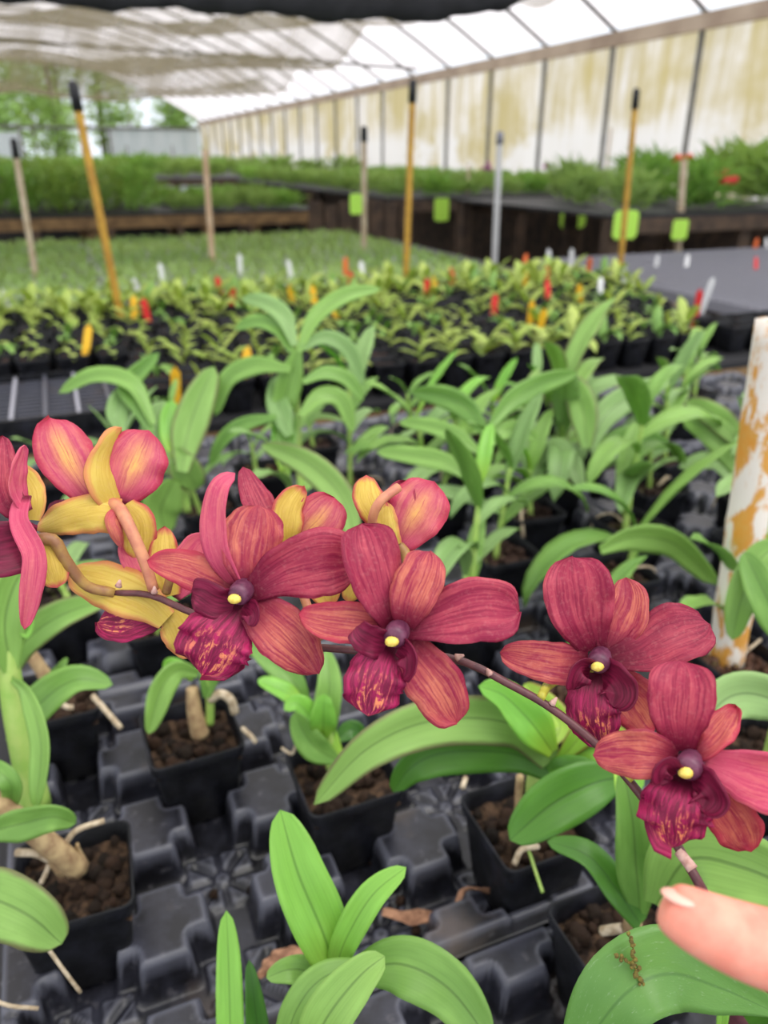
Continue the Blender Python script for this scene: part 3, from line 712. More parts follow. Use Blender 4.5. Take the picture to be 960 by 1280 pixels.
for hw, mt, pts, rl in ((22, 'leaf_pale', ((225, 590), (232, 545), (248, 500), (268, 458)), 0), (13, 'leaf_bright', ((215, 570), (211, 545), (211, 520), (216, 500)), 0), (20, 'leaf_bluish', ((208, 580), (198, 555), (195, 530), (205, 500)), 0), (20, 'leaf_pale', ((216, 560), (228, 585), (238, 600), (243, 612)), 0),
        (12, 'leaf_green', ((190, 530), (165, 480), (120, 468), (75, 490)), 25), (13, 'leaf_green', ((188, 540), (170, 500), (160, 480), (200, 440)), 0), (14, 'leaf_bluish', ((150, 540), (146, 520), (150, 500), (160, 480)), 0), (24, 'leaf_green', ((215, 600), (205, 620), (198, 640), (205, 668)), 0)):
    lp(T_, 1.05, hw, mt, *pts, roll=rl)
lp(PL[(0,1,3,0)], .86, 19, 'leaf_pale', (440, 690), (425, 625), (385, 578), (328, 552), roll=-15)
lp(PL[(1,0,2,3)], .86, 20, 'leaf_green', (762, 690), (800, 672), (850, 678), (902, 726), roll=25, b=.3)
T_ = PL[(1,1,1,0)]
for hw, pts, rl in ((15, ((606, 540), (585, 512), (555, 495), (514, 490)), -10), (11, ((600, 566), (570, 545), (535, 532), (498, 528)), 15), (14, ((615, 530), (640, 500), (680, 478), (722, 466)), 10), (12, ((604, 560), (628, 540), (650, 538), (672, 550)), -15), (13, ((590, 600), (560, 580), (520, 570), (470, 565)), 15)):
    lp(T_, 1.0, hw, 'leaf_green', *pts, roll=rl)
T_ = PL[(1,1,3,2)]
for hw, mt, pts, rl in ((15, 'leaf_bluish', ((735, 610), (720, 580), (700, 560), (672, 585)), 20), (18, 'leaf_pale', ((740, 560), (735, 520), (725, 490), (700, 465)), 0), (15, 'leaf_green', ((750, 590), (770, 555), (800, 545), (842, 556)), -15), (17, 'leaf_bluish', ((745, 560), (760, 520), (790, 495), (838, 472)), 0)):
    lp(T_, 1.12, hw, mt, *pts, roll=rl)
T_ = PL[(2,1,1,2)]
for hw, mt, pts, rl in ((20, 'leaf_green', ((905, 600), (890, 560), (865, 535), (832, 520)), 0), (16, 'leaf_pale', ((905, 560), (885, 530), (860, 510), (838, 500)), 0), (14, 'leaf_bluish', ((905, 620), (880, 580), (860, 575), (825, 582)), 25)):
    lp(T_, 1.1, hw, mt, *pts, roll=rl)
# pot A: centre-left
A = potted('potted_orchid', at(0,0,1,2) + Vector((-.002, -.002, 0)), 'small orchid in a square pot with one drooping leaf, under the left open bloom', 'foreground potted orchids', 'potted orchid', True, .03, 3)
tubepx(A, 'cane', [(250, 918, .70), (243, 890, .69), (240, 860, .685)], [.0085, .0055], 'cane_tan')
tubepx(A, 'cane', [(262, 905, .70), (262, 870, .69), (256, 840, .68)], [.004, .004], 'cane_green')
leafpx(A, [(248, 842, .68), (222, 838, .67), (200, 862, .66), (184, 917, .655)], 17, 'leaf_green', roll=-25)
leafpx(A, [(258, 872, .685), (262, 845, .68), (270, 822, .68), (262, 800, .69)], 13, 'leaf_green')
leafpx(A, [(240, 850, .685), (228, 835, .68), (212, 828, .68), (205, 836, .68)], 8, 'leaf_bright')
tubepx(A, 'root', [(263, 875, .69), (275, 868, .685), (288, 876, .685), (293, 892, .69)], .0042, 'root_white')
tubepx(A, 'root', [(302, 912, .68), (312, 922, .67), (318, 930, .67)], .0022, 'root_white')
# pot B: lower left
B = potted('potted_orchid', at(0,0,0,1) + Vector((-.001, -.028, 0)), 'orchid with thick green and dry tan canes and white roots in the lower left pot', 'foreground potted orchids', 'potted orchid', True, -.05, 4)
tubepx(B, 'cane', [(98, 1085, .56), (70, 1062, .54), (35, 1035, .53), (-10, 1000, .52)], [.0088, .007], 'cane_tan')
tubepx(B, 'cane', [(80, 1088, .56), (50, 1052, .54), (15, 1025, .53)], [.006, .005], 'cane_tan')
tubepx(B, 'root', [(78, 1062, .55), (95, 1038, .55), (130, 1024, .56)], .0021, 'root_white')
tubepx(B, 'root', [(20, 1068, .54), (45, 1068, .54), (62, 1075, .545)], .0028, 'root_white')
tubepx(B, 'root', [(62, 1080, .55), (58, 1092, .55), (52, 1105, .55)], .0018, 'root_white')
tubepx(B, 'shoot', [(102, 1072, .56), (98, 1062, .555), (97, 1054, .55)], [.0028, .0012], 'cane_tan')
leafpx(B, [(-25, 1045, .50), (30, 1030, .50), (70, 1020, .50), (98, 1027, .51)], 21, 'leaf_green', roll=20)
leafpx(B, [(-60, 1120, .42), (-10, 1118, .42), (50, 1140, .42), (92, 1174, .43)], 40, 'leaf_pale', roll=15)
tubepx(B, 'root', [(66, 1174, .45), (90, 1205, .45), (113, 1235, .46)], .0012, 'root_white')
# pot C: behind the long leaf
Cc = potted('potted_orchid', at(0,0,2,1) + Vector((.004, -.004, 0)), 'orchid with a fan of short leaves in a pot below the central bloom', 'foreground potted orchids', 'potted orchid', True, .0, 5)
tubepx(Cc, 'cane', [(415, 960, .66), (412, 930, .65), (408, 900, .64)], [.005, .004], 'cane_green')
leafpx(Cc, [(425, 945, .65), (395, 905, .64), (372, 880, .635), (355, 888, .63)], 17, 'leaf_bright', roll=15)
leafpx(Cc, [(410, 930, .65), (408, 890, .64), (412, 855, .64), (408, 812, .65)], 17, 'leaf_green')
leafpx(Cc, [(420, 950, .645), (395, 935, .635), (380, 915, .63), (368, 890, .625)], 18, 'leaf_green', roll=-10)
leafpx(Cc, [(404, 920, .64), (404, 900, .625), (405, 880, .62), (408, 868, .62)], 17, 'leaf_bright')
leafpx(Cc, [(385, 885, .65), (365, 850, .65), (330, 815, .66), (300, 792, .67)], 16, 'leaf_green')
leafpx(Cc, [(380, 880, .645), (350, 862, .64), (322, 850, .64)], 13, 'leaf_bright', roll=30)
leafpx(Cc, [(420, 925, .65), (440, 912, .655), (455, 920, .66)], 12, 'leaf_dark')
tubepx(Cc, 'root', [(352, 935, .66), (365, 942, .655), (372, 925, .65)], .0014, 'root_white')
# pot D: long-leaved plant right of centre
D = potted('potted_orchid', at(0,0,3,0) + Vector((.016, -.008, 0)), 'orchid with the long arching pale leaf in front of the pot, right of centre', 'foreground potted orchids', 'potted orchid', True, .0, 6)
tubepx(D, 'cane', [(668, 1030, .60), (668, 980, .57), (682, 930, .55), (690, 905, .54)], [.0065, .006], 'cane_green')
tubepx(D, 'cane', [(650, 1045, .60), (648, 1010, .59), (650, 970, .58)], [.0035, .003], 'cane_tan')
leafpx(D, [(690, 950, .53), (640, 905, .51), (545, 900, .49), (460, 935, .475), (392, 1006, .47)], 33, 'leaf_pale', roll=-22, b=.55, m=.4, p=1.6)
leafpx(D, [(690, 965, .54), (640, 942, .53), (560, 940, .52), (515, 958, .515), (491, 990, .52)], 27, 'leaf_dark', roll=-25, b=.5, m=.5, p=2)
leafpx(D, [(785, 972, .50), (745, 978, .49), (690, 1005, .485), (637, 1050, .48)], 34, 'leaf_dark', roll=-12, m=.5, b=.3, p=2)
leafpx(D, [(765, 990, .50), (735, 965, .50), (705, 958, .51), (685, 962, .52)], 15, 'leaf_dark', roll=15, m=.5)
leafpx(D, [(690, 940, .52), (665, 905, .50), (630, 870, .49), (598, 858, .48)], 26, 'leaf_bright', roll=12, p=1.5)
leafpx(D, [(690, 930, .53), (700, 905, .54), (676, 875, .55), (655, 855, .56)], 17, 'leaf_fresh')
leafpx(D, [(700, 950, .52), (735, 915, .51), (770, 922, .51), (800, 950, .51)], 17, 'leaf_fresh', roll=-10)
leafpx(D, [(700, 960, .52), (740, 935, .51), (780, 950, .50), (800, 990, .49)], 20, 'leaf_bright', roll=-10)
tubepx(D, 'root', [(672, 1058, .56), (652, 1062, .55), (643, 1080, .55)], .0022, 'root_white')
tubepx(D, 'root', [(660, 1060, .56), (668, 1085, .55), (678, 1115, .53)], .0012, 'cane_green')
tubepx(D, 'root', [(582, 972, .62), (578, 985, .61)], .0022, 'root_white', N=4)
# pot E: bottom right pot with lumps
E_ = potted('potted_orchid', Vector((.286, .262, zt)), 'orchid in the square pot of large bark lumps beside the fingertip', 'foreground potted orchids', 'potted orchid', True, .0, 7)
tubepx(E_, 'cane', [(790, 1160, .49), (795, 1125, .47), (812, 1085, .45)], [.006, .004], 'cane_tan')
tubepx(E_, 'root', [(752, 1164, .50), (765, 1162, .495), (778, 1160, .49)], .0032, 'root_white')
leafpx(E_, [(800, 1155, .46), (770, 1112, .45), (735, 1070, .45), (684, 1052, .46)], 20, 'leaf_dark', roll=28, m=.5, b=.6)
leafpx(E_, [(800, 1140, .46), (795, 1080, .44), (790, 1020, .43), (778, 960, .43)], 25, 'leaf_green', m=.4, fold=.4)
leafpx(E_, [(812, 1090, .45), (830, 1060, .44), (838, 1030, .44), (836, 990, .44)], 12, 'leaf_fresh')
leafpx(E_, [(770, 960, .45), (778, 990, .44), (790, 1030, .44), (792, 1060, .45)], 10, 'leaf_bright')
# pot F: left
Fp = potted('potted_orchid', at(0,0,0,3) + Vector((-.012, 0, 0)), 'orchid in a square pot below the leftmost blooms, leaf arching over it', 'foreground potted orchids', 'potted orchid', True, .0, 8)
tubepx(Fp, 'cane', [(60, 850, .74), (40, 820, .73), (15, 790, .72)], [.007, .005], 'cane_tan')
leafpx(Fp, [(10, 850, .66), (30, 805, .64), (75, 770, .62), (140, 748, .62)], 21, 'leaf_pale', roll=-15, b=.35, m=.5)
leafpx(Fp, [(15, 930, .62), (50, 880, .60), (95, 850, .60), (141, 856, .61)], 24, 'leaf_green', roll=-20, m=.35)
leafpx(Fp, [(60, 850, .73), (75, 835, .72), (84, 822, .72)], 6, 'leaf_green')
tubepx(Fp, 'root', [(72, 878, .71), (85, 884, .70), (92, 884, .70)], .0025, 'root_white')
tubepx(Fp, 'root', [(116, 870, .69), (132, 888, .68), (151, 910, .67)], .0027, 'root_white')
# tall cane at far left edge
Lp = B
tubepx(Lp, 'cane', [(42, 1010, .57), (28, 950, .56), (12, 880, .55), (0, 800, .54), (-10, 740, .54)], [.011, .006], 'cane_green', 12, 20)
leafpx(Lp, [(8, 840, .54), (0, 780, .53), (15, 725, .53), (45, 690, .54)], 28, 'leaf_green', roll=20)
leafpx(Lp, [(10, 850, .54), (32, 870, .52), (52, 930, .51), (47, 1012, .51)], 15, 'leaf_green', roll=35, m=.65, b=.25)
leafpx(Lp, [(-25, 960, .53), (-5, 965, .52), (14, 985, .52), (10, 1020, .53)], 13, 'leaf_green')
leafpx(Lp, [(-15, 720, .55), (0, 740, .54), (22, 770, .54), (28, 800, .54)], 14, 'leaf_bright')
tubepx(Lp, 'root', [(-15, 1240, .45), (20, 1255, .45), (60, 1258, .46)], .0012, 'root_white')
# bottom centre plant
Q = potted('potted_orchid', Vector((.055, .215, zt)), 'bright green young orchid with two upright leaves at the bottom centre', 'foreground potted orchids', 'potted orchid', True, .0, 10)
leafpx(Q, [(422, 1228, .40), (405, 1170, .39), (372, 1090, .385), (350, 1012, .39)], 35, 'leaf_bright', b=.42, m=.5, p=2.0, fold=.35, roll=5)
leafpx(Q, [(418, 1225, .40), (430, 1180, .385), (465, 1120, .38), (508, 1084, .385)], 19, 'leaf_bright', b=.45, m=.6, p=2, roll=-8)
leafpx(Q, [(440, 1215, .39), (500, 1205, .38), (560, 1235, .375), (612, 1300, .375)], 36, 'leaf_green', roll=10, m=.45)
leafpx(Q, [(418, 1240, .40), (385, 1215, .395), (360, 1212, .39), (333, 1222, .39)], 18, 'leaf_green', roll=-10)
leafpx(Q, [(380, 1330, .36), (410, 1270, .35), (450, 1220, .35), (481, 1195, .355)], 30, 'leaf_green', m=.5, fold=.35)
leafpx(Q, [(352, 1330, .38), (370, 1265, .37), (405, 1222, .37), (462, 1205, .38)], 20, 'leaf_green', roll=-25, b=.5)
leafpx(Q, [(415, 1345, .385), (418, 1290, .38), (430, 1240, .38)], 22, 'leaf_dark')
tubepx(Q, 'cane', [(412, 1345, .41), (415, 1290, .405), (420, 1225, .40)], [.007, .005], 'cane_green')
Q2 = potted('potted_orchid', Vector((-.055, .235, zt)), 'orchid showing one narrow upright leaf left of the bright young plant', 'foreground potted orchids', 'potted orchid', True, .0, 11)
leafpx(Q2, [(290, 1370, .42), (288, 1290, .41), (286, 1210, .41), (283, 1138, .415)], 17, 'leaf_bright', b=.7, m=.4, p=3, fold=.15)
leafpx(Q2, [(325, 1360, .42), (322, 1290, .415), (316, 1235, .41), (311, 1200, .41)], 16, 'leaf_dark', b=.6, m=.3, p=1.4)
# leaf group right edge behind bloom and stake
R_ = potted('potted_orchid', at(1,0,1,0) + Vector((.02, -.02, 0)), 'orchid at the right edge whose broad leaf passes the foot of the stake', 'foreground potted orchids', 'potted orchid', True, .0, 12)
leafpx(R_, [(1010, 905, .50), (960, 872, .49), (910, 872, .485), (862, 925, .48)], 30, 'leaf_bluish', roll=-15, m=.45)
leafpx(R_, [(1000, 820, .60), (970, 770, .60), (945, 720, .61), (930, 690, .62)], 22, 'leaf_green')
leafpx(R_, [(1000, 700, .62), (960, 690, .62), (930, 740, .62), (915, 800, .63)], 20, 'leaf_green')
tubepx(R_, 'cane', [(960, 960, .60), (975, 900, .58), (1000, 840, .56)], [.006, .005], 'cane_green')
# ------------------------------------------------------------------ the flowering orchid (bottom right) with its spray
Fl = potted('flowering_orchid', Vector((.335, .13, zt)), 'orchid with a long arching spray of crimson blooms across the foreground', None, 'orchid', True, .0, 13)
leafpx(Fl, [(965, 1262, .33), (900, 1228, .315), (835, 1208, .305), (775, 1236, .30), (715, 1320, .31)], 48, 'leaf_lichen', roll=-8, m=.55, b=.2, p=2.0, n=30, k=10, fold=.2, label='broad leaf with a brown mossy streak')
mb = MB(); mq = random.Random(5)
for path in ([(786, 1170), (791, 1190), (796, 1212), (800, 1228), (806, 1244)], [(770, 1196), (782, 1201), (797, 1212)]):
    for q_ in crom([Vector((a, b, 0)) for a, b in path], 34 if len(path) > 3 else 14):
        l_ = lump(mq.random() * 40, 6, 4, .5); o_ = P(q_.x + mq.gauss(0, 2.2), q_.y + mq.gauss(0, 1.5), .2985 + mq.uniform(-.001, .001)); k_ = mq.uniform(.0005, .0011)
        mb.add([o_ + Vector(v_) * k_ for v_ in l_.v], l_.f)
mb.obj('moss_streak', 'moss_brown', Fl, world=True)
leafpx(Fl, [(820, 1130, .42), (860, 1075, .40), (930, 1085, .39), (1010, 1120, .39)], 50, 'leaf_green', roll=15, m=.5, n=24)
leafpx(Fl, [(930, 1270, .36), (960, 1240, .35), (1000, 1240, .35)], 30, 'leaf_dark')
tubepx(Fl, 'cane', [(930, 1400, .40), (925, 1290, .38), (918, 1230, .37)], [.006, .005], 'stem_purple')
leafpx(Fl, [(900, 1300, .36), (905, 1260, .355), (912, 1225, .355)], 7, 'leaf_bright')
ST = [(143, 741, .300), (188, 744, .296), (240, 766, .290), (330, 800, .284), (430, 812, .276), (560, 822, .268), (640, 857, .266), (700, 893, .264), (760, 945, .258), (830, 1032, .246), (862, 1084, .238), (884, 1125, .240), (897, 1165, .30), (915, 1230, .36), (925, 1300, .39)]
sp = tubepx(Fl, 'flower_stem', ST, [.0013, .00175], 'stem_purple', 10, 90)
tubepx(Fl, 'bract', [(848, 1064, .2405), (857, 1075, .2385), (866, 1087, .2365)], [.0016, .0018], 'bract_dry', 10, 6, label='pale dry bract ring on the stem')
for (x, y, dx, dy) in ((193, 741, 0, -8), (148, 733, 2, -8), (570, 822, 10, -3), (612, 842, -3, -6), (690, 880, 6, -8)):
    tubepx(Fl, 'bract', [(x, y, .286 if x < 300 else .264), (x + dx, y + dy, .285 if x < 300 else .263)], [.0014, .0004], 'bract_dry', 6, 4)

FR = {'b': .42, 'm': .55, 'p': 2.2}
class Flower:
    def __init__(s, cx, cy, d, label=None, ped=None, pmat='pedicel_tan', pr_=.0016, col=True, aim=(-8, 5)):
        s.c = (cx, cy, d); s.d = d; mb = MB()
        if ped: mb.tube(crom([P(*q) for q in ped], 16), [pr_ * (1 + .25 * i / 15) for i in range(16)], 8)
        if col:
            a = P(cx + 5, cy - 12, d + .004); b = P(cx + 2 + aim[0] * .3, cy - 5 + aim[1] * .3, d - .002); c_ = P(cx + aim[0] * .8, cy + aim[1] * .8, d - .0065)
            mb.tube(crom([a, b, c_], 8), [.0030, .0034, .0037, .0039, .0040, .0040, .0038, .0030], 14, 1)
        s.o = mb.obj('flower', [pmat, 'column_purple'], Fl, world=True, label=label)
        if col:
            l_ = lump(cx, 12, 8, .1); q = P(cx + aim[0] * 1.25, cy + aim[1] * 1.35, d - .0072); m2 = MB(); 
            R3 = Matrix((RT, -UP, FW)).transposed()
            m2.add([q + R3 @ Vector((v_[0] * .0023, v_[1] * .0017, v_[2] * .0015)) for v_ in l_.v], l_.f); m2.obj('anther_cap', 'anther_yellow', s.o, world=True, label='yellow anther cap')
    def pet(s, kind, pts, hw, mat='petal_crimson', back='petal_back', roll=0, roll2=None, cup=.14, ruf=.22, b=.4, m=.55, p=2.3, seed=None, fold=0.0, rf=4.0, n=22, k=10, label=None, asym=0.0):
        mb = MB(); seed = seed if seed is not None else (pts[-1][0] * .013 + pts[-1][1] * .007)
        blade(mb, [P(x, y, s.d + z / 1000) for x, y, z in pts], hw * s.d / F, tocam, b=b, m=m, p=p, n=n, k=k, fold=fold, cup=cup, ruf=ruf, rf=rf, roll=roll, roll2=roll2, two=True, seed=seed, thick=.0006, asym=asym)
        o = mb.obj(kind, [mat, back], s.o, world=True)
        if label: o['label'] = label
        return o
# bloom 1: open, left of centre
f = Flower(303, 742, .262, 'open crimson bloom left of centre with a twisted upright petal', [(262, 778, .29), (285, 765, .285), (305, 750, .27)], 'pedicel_tan')
f.pet('sepal', [(312, 738, 1), (313, 690, -1), (323, 631, 5)], 38, 'petal_streaked', b=.3, m=.58, cup=.18)
f.pet('petal', [(296, 732, 1), (272, 690, -3), (268, 640, -5), (276, 606, -6), (294, 592, -3)], 19, 'petal_rose', 'petal_back', roll=-48, roll2=-25, b=.6, m=.35, cup=.1, ruf=.1)
f.pet('petal', [(312, 742, 0), (350, 718, -3), (400, 702, -4), (448, 700, 1)], 42, 'petal_crimson', roll=8, b=.3, m=.66, cup=.15)
f.pet('sepal', [(296, 742, 2), (262, 722, 1), (225, 708, 2), (185, 700, 4)], 25, 'petal_orange', b=.55, m=.4, p=1.7)
f.pet('sepal', [(310, 752, 1), (335, 775, -1), (368, 806, -1), (398, 842, 4)], 35, 'petal_streaked', b=.5, m=.45, p=1.5)
f.pet('lip', [(302, 752, 2), (292, 772, -2), (272, 800, -6), (252, 844, -3)], 47, 'lip_crimson', 'lip_dark', b=.35, m=.62, p=3.2, ruf=.35, rf=7, cup=-.12)
f.pet('lip_lobe', [(292, 756, -1), (270, 752, -5), (252, 742, -7), (240, 738, -4)], 22, 'lip_dark', 'lip_dark', roll=-20, b=.7, m=.4, ruf=.2, cup=.25, p=3)
f.pet('lip_lobe', [(306, 756, 0), (316, 768, -6), (312, 782, -6)], 14, 'lip_dark', 'lip_dark', roll=30, b=.7, m=.4, ruf=.3, cup=.25, p=3)
# bloom 2: centre
f = Flower(496, 794, .250, 'open crimson bloom in the centre of the picture', [(556, 826, .268), (530, 815, .268), (500, 800, .258)], 'pedicel_tan', aim=(-5, 6))
f.pet('petal', [(490, 782, 2), (478, 745, -1), (464, 695, -2), (452, 655, 4)], 36, 'petal_crimson', b=.4, m=.6, cup=.12, p=3, roll=8)
f.pet('sepal', [(506, 782, 0), (514, 750, -4), (530, 712, -3), (537, 690, 2)], 30, 'petal_streaked', b=.45, m=.5, cup=.2, p=2.6)
f.pet('petal', [(508, 788, 1), (550, 775, -2), (600, 762, -3), (648, 765, 2)], 40, 'petal_crimson', b=.3, m=.66, cup=.16, roll=-4)
f.pet('sepal', [(484, 786, 3), (450, 780, 2), (412, 776, 3), (373, 768, 5)], 27, 'petal_orange', b=.75, m=.45, p=1.6)
f.pet('sepal', [(502, 800, 2), (525, 832, 0), (550, 865, 0), (570, 902, 4)], 35, 'petal_streaked', b=.55, m=.52, p=2.4)
f.pet('lip', [(490, 805, 1), (478, 825, -4), (468, 855, -7), (460, 894, -5)], 37, 'lip_crimson', 'lip_dark', b=.4, m=.6, p=3.2, ruf=.3, rf=7, cup=-.1, roll=-8)
f.pet('lip_lobe', [(482, 806, -2), (465, 800, -6), (452, 792, -8), (446, 784, -6)], 20, 'lip_dark', 'lip_dark', roll=-15, b=.8, m=.4, ruf=.2, cup=.3, p=3)
f.pet('lip_lobe', [(500, 806, -2), (512, 818, -7), (512, 838, -7), (505, 850, -6)], 16, 'lip_dark', 'lip_dark', roll=40, b=.8, m=.4, ruf=.3, cup=.3, p=3)
# bloom 3: right
f = Flower(748, 828, .270, 'open crimson bloom on the right in front of the painted stake', [(676, 872, .264), (686, 856, .272), (712, 842, .275), (745, 832, .275)], 'pedicel_green', aim=(-1, 4))
f.pet('petal', [(742, 812, 2), (728, 770, -1), (722, 730, -1), (716, 696, 4)], 42, 'petal_crimson', b=.4, m=.6, cup=.12, p=2.6)
f.pet('sepal', [(758, 812, 1), (772, 780, 1), (784, 750, 3), (782, 722, 6)], 30, 'petal_streaked', b=.45, m=.42, cup=.2, p=1.8, roll=10)
f.pet('petal', [(764, 824, 0), (800, 815, -3), (840, 795, -3), (886, 780, 2)], 37, 'petal_deep', b=.35, m=.62, cup=.2, roll=-8)
f.pet('sepal', [(735, 830, 2), (705, 830, 1), (665, 824, 2), (625, 816, 5)], 26, 'petal_streaked', b=.9, m=.3, p=2.4)
f.pet('sepal', [(760, 842, 4), (780, 862, 5), (800, 885, 6), (818, 912, 9)], 32, 'petal_orange', b=.6, m=.55, p=2.6)
f.pet('lip', [(745, 842, 0), (742, 865, -4), (742, 895, -6), (752, 934, -3)], 33, 'lip_crimson', 'lip_dark', b=.7, m=.45, p=2.6, ruf=.3, rf=7, cup=-.12)
f.pet('lip_lobe', [(752, 838, 0), (768, 850, -7), (776, 868, -9), (768, 884, -8)], 24, 'lip_dark', 'lip_dark', roll=25, b=.8, m=.5, ruf=.3, cup=.25, p=3)
f.pet('lip_lobe', [(738, 835, -1), (726, 836, -7), (718, 850, -8), (716, 862, -6)], 15, 'lip_dark', 'lip_dark', roll=-35, b=.8, m=.5, ruf=.3, cup=.3, p=3)
# bloom 4: lower right
f = Flower(862, 958, .232, 'lowest crimson bloom at the right edge above the finger', [(784, 974, .252), (796, 964, .252), (815, 968, .250), (855, 965, .24)], 'pedicel_green', aim=(-4, 6))
f.pet('petal', [(850, 938, 2), (846, 900, -1), (848, 862, -1), (850, 826, 4)], 40, 'petal_crimson', b=.4, m=.64, cup=.05, p=2.6, ruf=.22, asym=.1)
f.pet('sepal', [(866, 942, 1), (888, 926, -2), (905, 905, 1), (919, 884, 5)], 22, 'petal_orange', roll=-35, roll2=-10, b=.7, m=.35, ruf=.3, p=1.7)
f.pet('petal', [(878, 950, 0), (915, 962, -3), (955, 975, -3), (1002, 985, 2)], 38, 'petal_rose', b=.35, m=.6, cup=.2, roll=8)
f.pet('sepal', [(846, 950, 2), (815, 944, 0), (780, 942, 2), (741, 944, 6)], 30, 'petal_streaked', b=.55, m=.5, p=2)
f.pet('sepal', [(876, 985, 3), (900, 1005, 2), (920, 1030, 3), (938, 1064, 6)], 31, 'petal_orange', b=.6, m=.5, p=2.6)
f.pet('lip', [(856, 972, 0), (848, 995, -5), (842, 1022, -7), (840, 1058, -4)], 43, 'lip_crimson', 'lip_dark', b=.5, m=.5, p=2.8, ruf=.35, rf=7, cup=-.12)
f.pet('lip_lobe', [(866, 972, -1), (882, 985, -8), (890, 1000, -9), (880, 1014, -8)], 25, 'lip_dark', 'lip_dark', roll=25, b=.8, m=.5, ruf=.3, cup=.25, p=3)
f.pet('lip_lobe', [(846, 966, -1), (834, 958, -7), (826, 966, -8), (824, 978, -6)], 15, 'lip_dark', 'lip_dark', roll=-35, b=.8, m=.5, ruf=.3, cup=.3, p=3)
# bloom 5: top left, seen from behind
f = Flower(136, 630, .300, 'yellow-backed bloom at upper left seen from behind', [(192, 738, .294), (180, 700, .292), (160, 655, .293), (148, 634, .297), (134, 628, .300)], 'pedicel_tan', .0021, False)
f.pet('petal', [(122, 632, 4), (100, 600, 2), (78, 560, 4), (62, 522, 9)], 35, 'petal_pink', 'petal_back', b=.4, m=.62, p=2.2, cup=-.1)
f.pet('petal', [(148, 628, 3), (160, 600, 2), (172, 570, 4), (186, 538, 8)], 39, 'petal_pink', 'petal_back', b=.45, m=.5, p=2.3, cup=-.1)
f.pet('sepal', [(142, 628, -1), (132, 602, -4), (132, 570, -1), (152, 534, 5)], 24, 'petal_back_plain', 'petal_crimson', roll=35, roll2=55, b=.7, m=.35, p=1.6, cup=-.25)
f.pet('sepal', [(150, 645, -2), (120, 640, -6), (80, 648, -4), (44, 662, 2)], 25, 'petal_back_plain', 'petal_crimson', b=.9, m=.3, p=1.5, cup=-.3, roll=10)
f.pet('sepal', [(155, 632, 2), (170, 652, 2), (172, 675, 3), (166, 700, 6)], 24, 'petal_back', 'petal_crimson', b=.6, m=.4, p=2, cup=-.25)
f.pet('spur', [(145, 636, -3), (140, 650, -7), (146, 668, -7), (152, 684, -4)], 9, 'petal_back_pink', 'petal_back_pink', b=.8, m=.4, p=2, cup=-.5)
f.pet('lip', [(110, 630, 8), (90, 640, 10), (76, 640, 12), (62, 630, 14)], 17, 'lip_dark', 'lip_dark', b=.6, ruf=.2)
# bloom 6: below it, seen from behind, big yellow sepal
f = Flower(205, 752, .300, 'yellow-backed bloom hanging left of the open left bloom', [(206, 700, .292), (212, 720, .293), (208, 740, .297)], 'pedicel_olive', .0015, False)
f.pet('sepal', [(208, 775, -1), (180, 752, -1), (135, 732, 0), (84, 718, 4)], 31, 'petal_back_plain', 'petal_crimson', b=.45, m=.5, p=2, cup=-.25)
f.pet('sepal', [(205, 765, 3), (218, 775, 3), (228, 795, 4), (240, 822, 6)], 24, 'petal_back_plain', 'petal_crimson', b=.6, m=.45, cup=-.2)
f.pet('petal', [(212, 745, 5), (206, 715, 4), (205, 690, 5), (206, 658, 8)], 23, 'petal_back', 'petal_crimson', b=.6, m=.4, p=1.3, cup=-.15)
f.pet('petal', [(215, 745, 8), (235, 715, 8), (250, 690, 9), (268, 672, 10)], 28, 'petal_rose', 'petal_back')
f.pet('petal', [(195, 735, 5), (172, 710, 5), (160, 690, 6), (158, 675, 8)], 14, 'petal_rose', 'petal_back')
f.pet('lip', [(205, 768, 4), (175, 775, 2), (150, 780, 2), (122, 778, 4)], 23, 'lip_crimson', 'lip_dark', b=.6, m=.5, p=2.4, ruf=.25, cup=.2)
# bloom 7: far left, side view
f = Flower(40, 668, .285, 'side-on dark magenta bloom cut by the left edge', [(143, 741, .300), (108, 732, .296), (82, 700, .29), (68, 676, .287), (48, 674, .286)], 'pedicel_olive', .0020, False)
f.pet('lip', [(46, 680, 0), (25, 682, -4), (0, 688, -8), (-40, 690, -12)], 34, 'lip_dark', 'lip_dark', b=.7, m=.5, p=3, cup=.3, ruf=.15)
f.pet('petal', [(34, 640, -3), (22, 615, -6), (22, 590, -8), (30, 556, -8)], 13, 'petal_rose', 'petal_back', roll=40, b=.6, m=.4, p=1.7)
f.pet('petal', [(32, 640, -2), (14, 630, -5), (5, 600, -6), (3, 545, -2)], 19, 'petal_crimson', 'petal_back', b=.7, m=.4, p=1.8)
f.pet('sepal', [(30, 620, -4), (24, 650, -8), (42, 690, -9), (40, 730, -8), (30, 786, -4)], 14, 'petal_rose', 'petal_back', roll=30, roll2=-20, b=.7, m=.6, p=1.8, ruf=.25)
f.pet('sepal', [(40, 650, 2), (42, 625, 2), (32, 600, 4), (14, 585, 6)], 17, 'petal_back_plain', 'petal_crimson', b=.6)
f.pet('sepal', [(52, 672, 1), (60, 690, 2), (66, 712, 2), (72, 734, 4)], 19, 'petal_back', 'petal_crimson', b=.55, m=.6, p=2.6, cup=-.3)
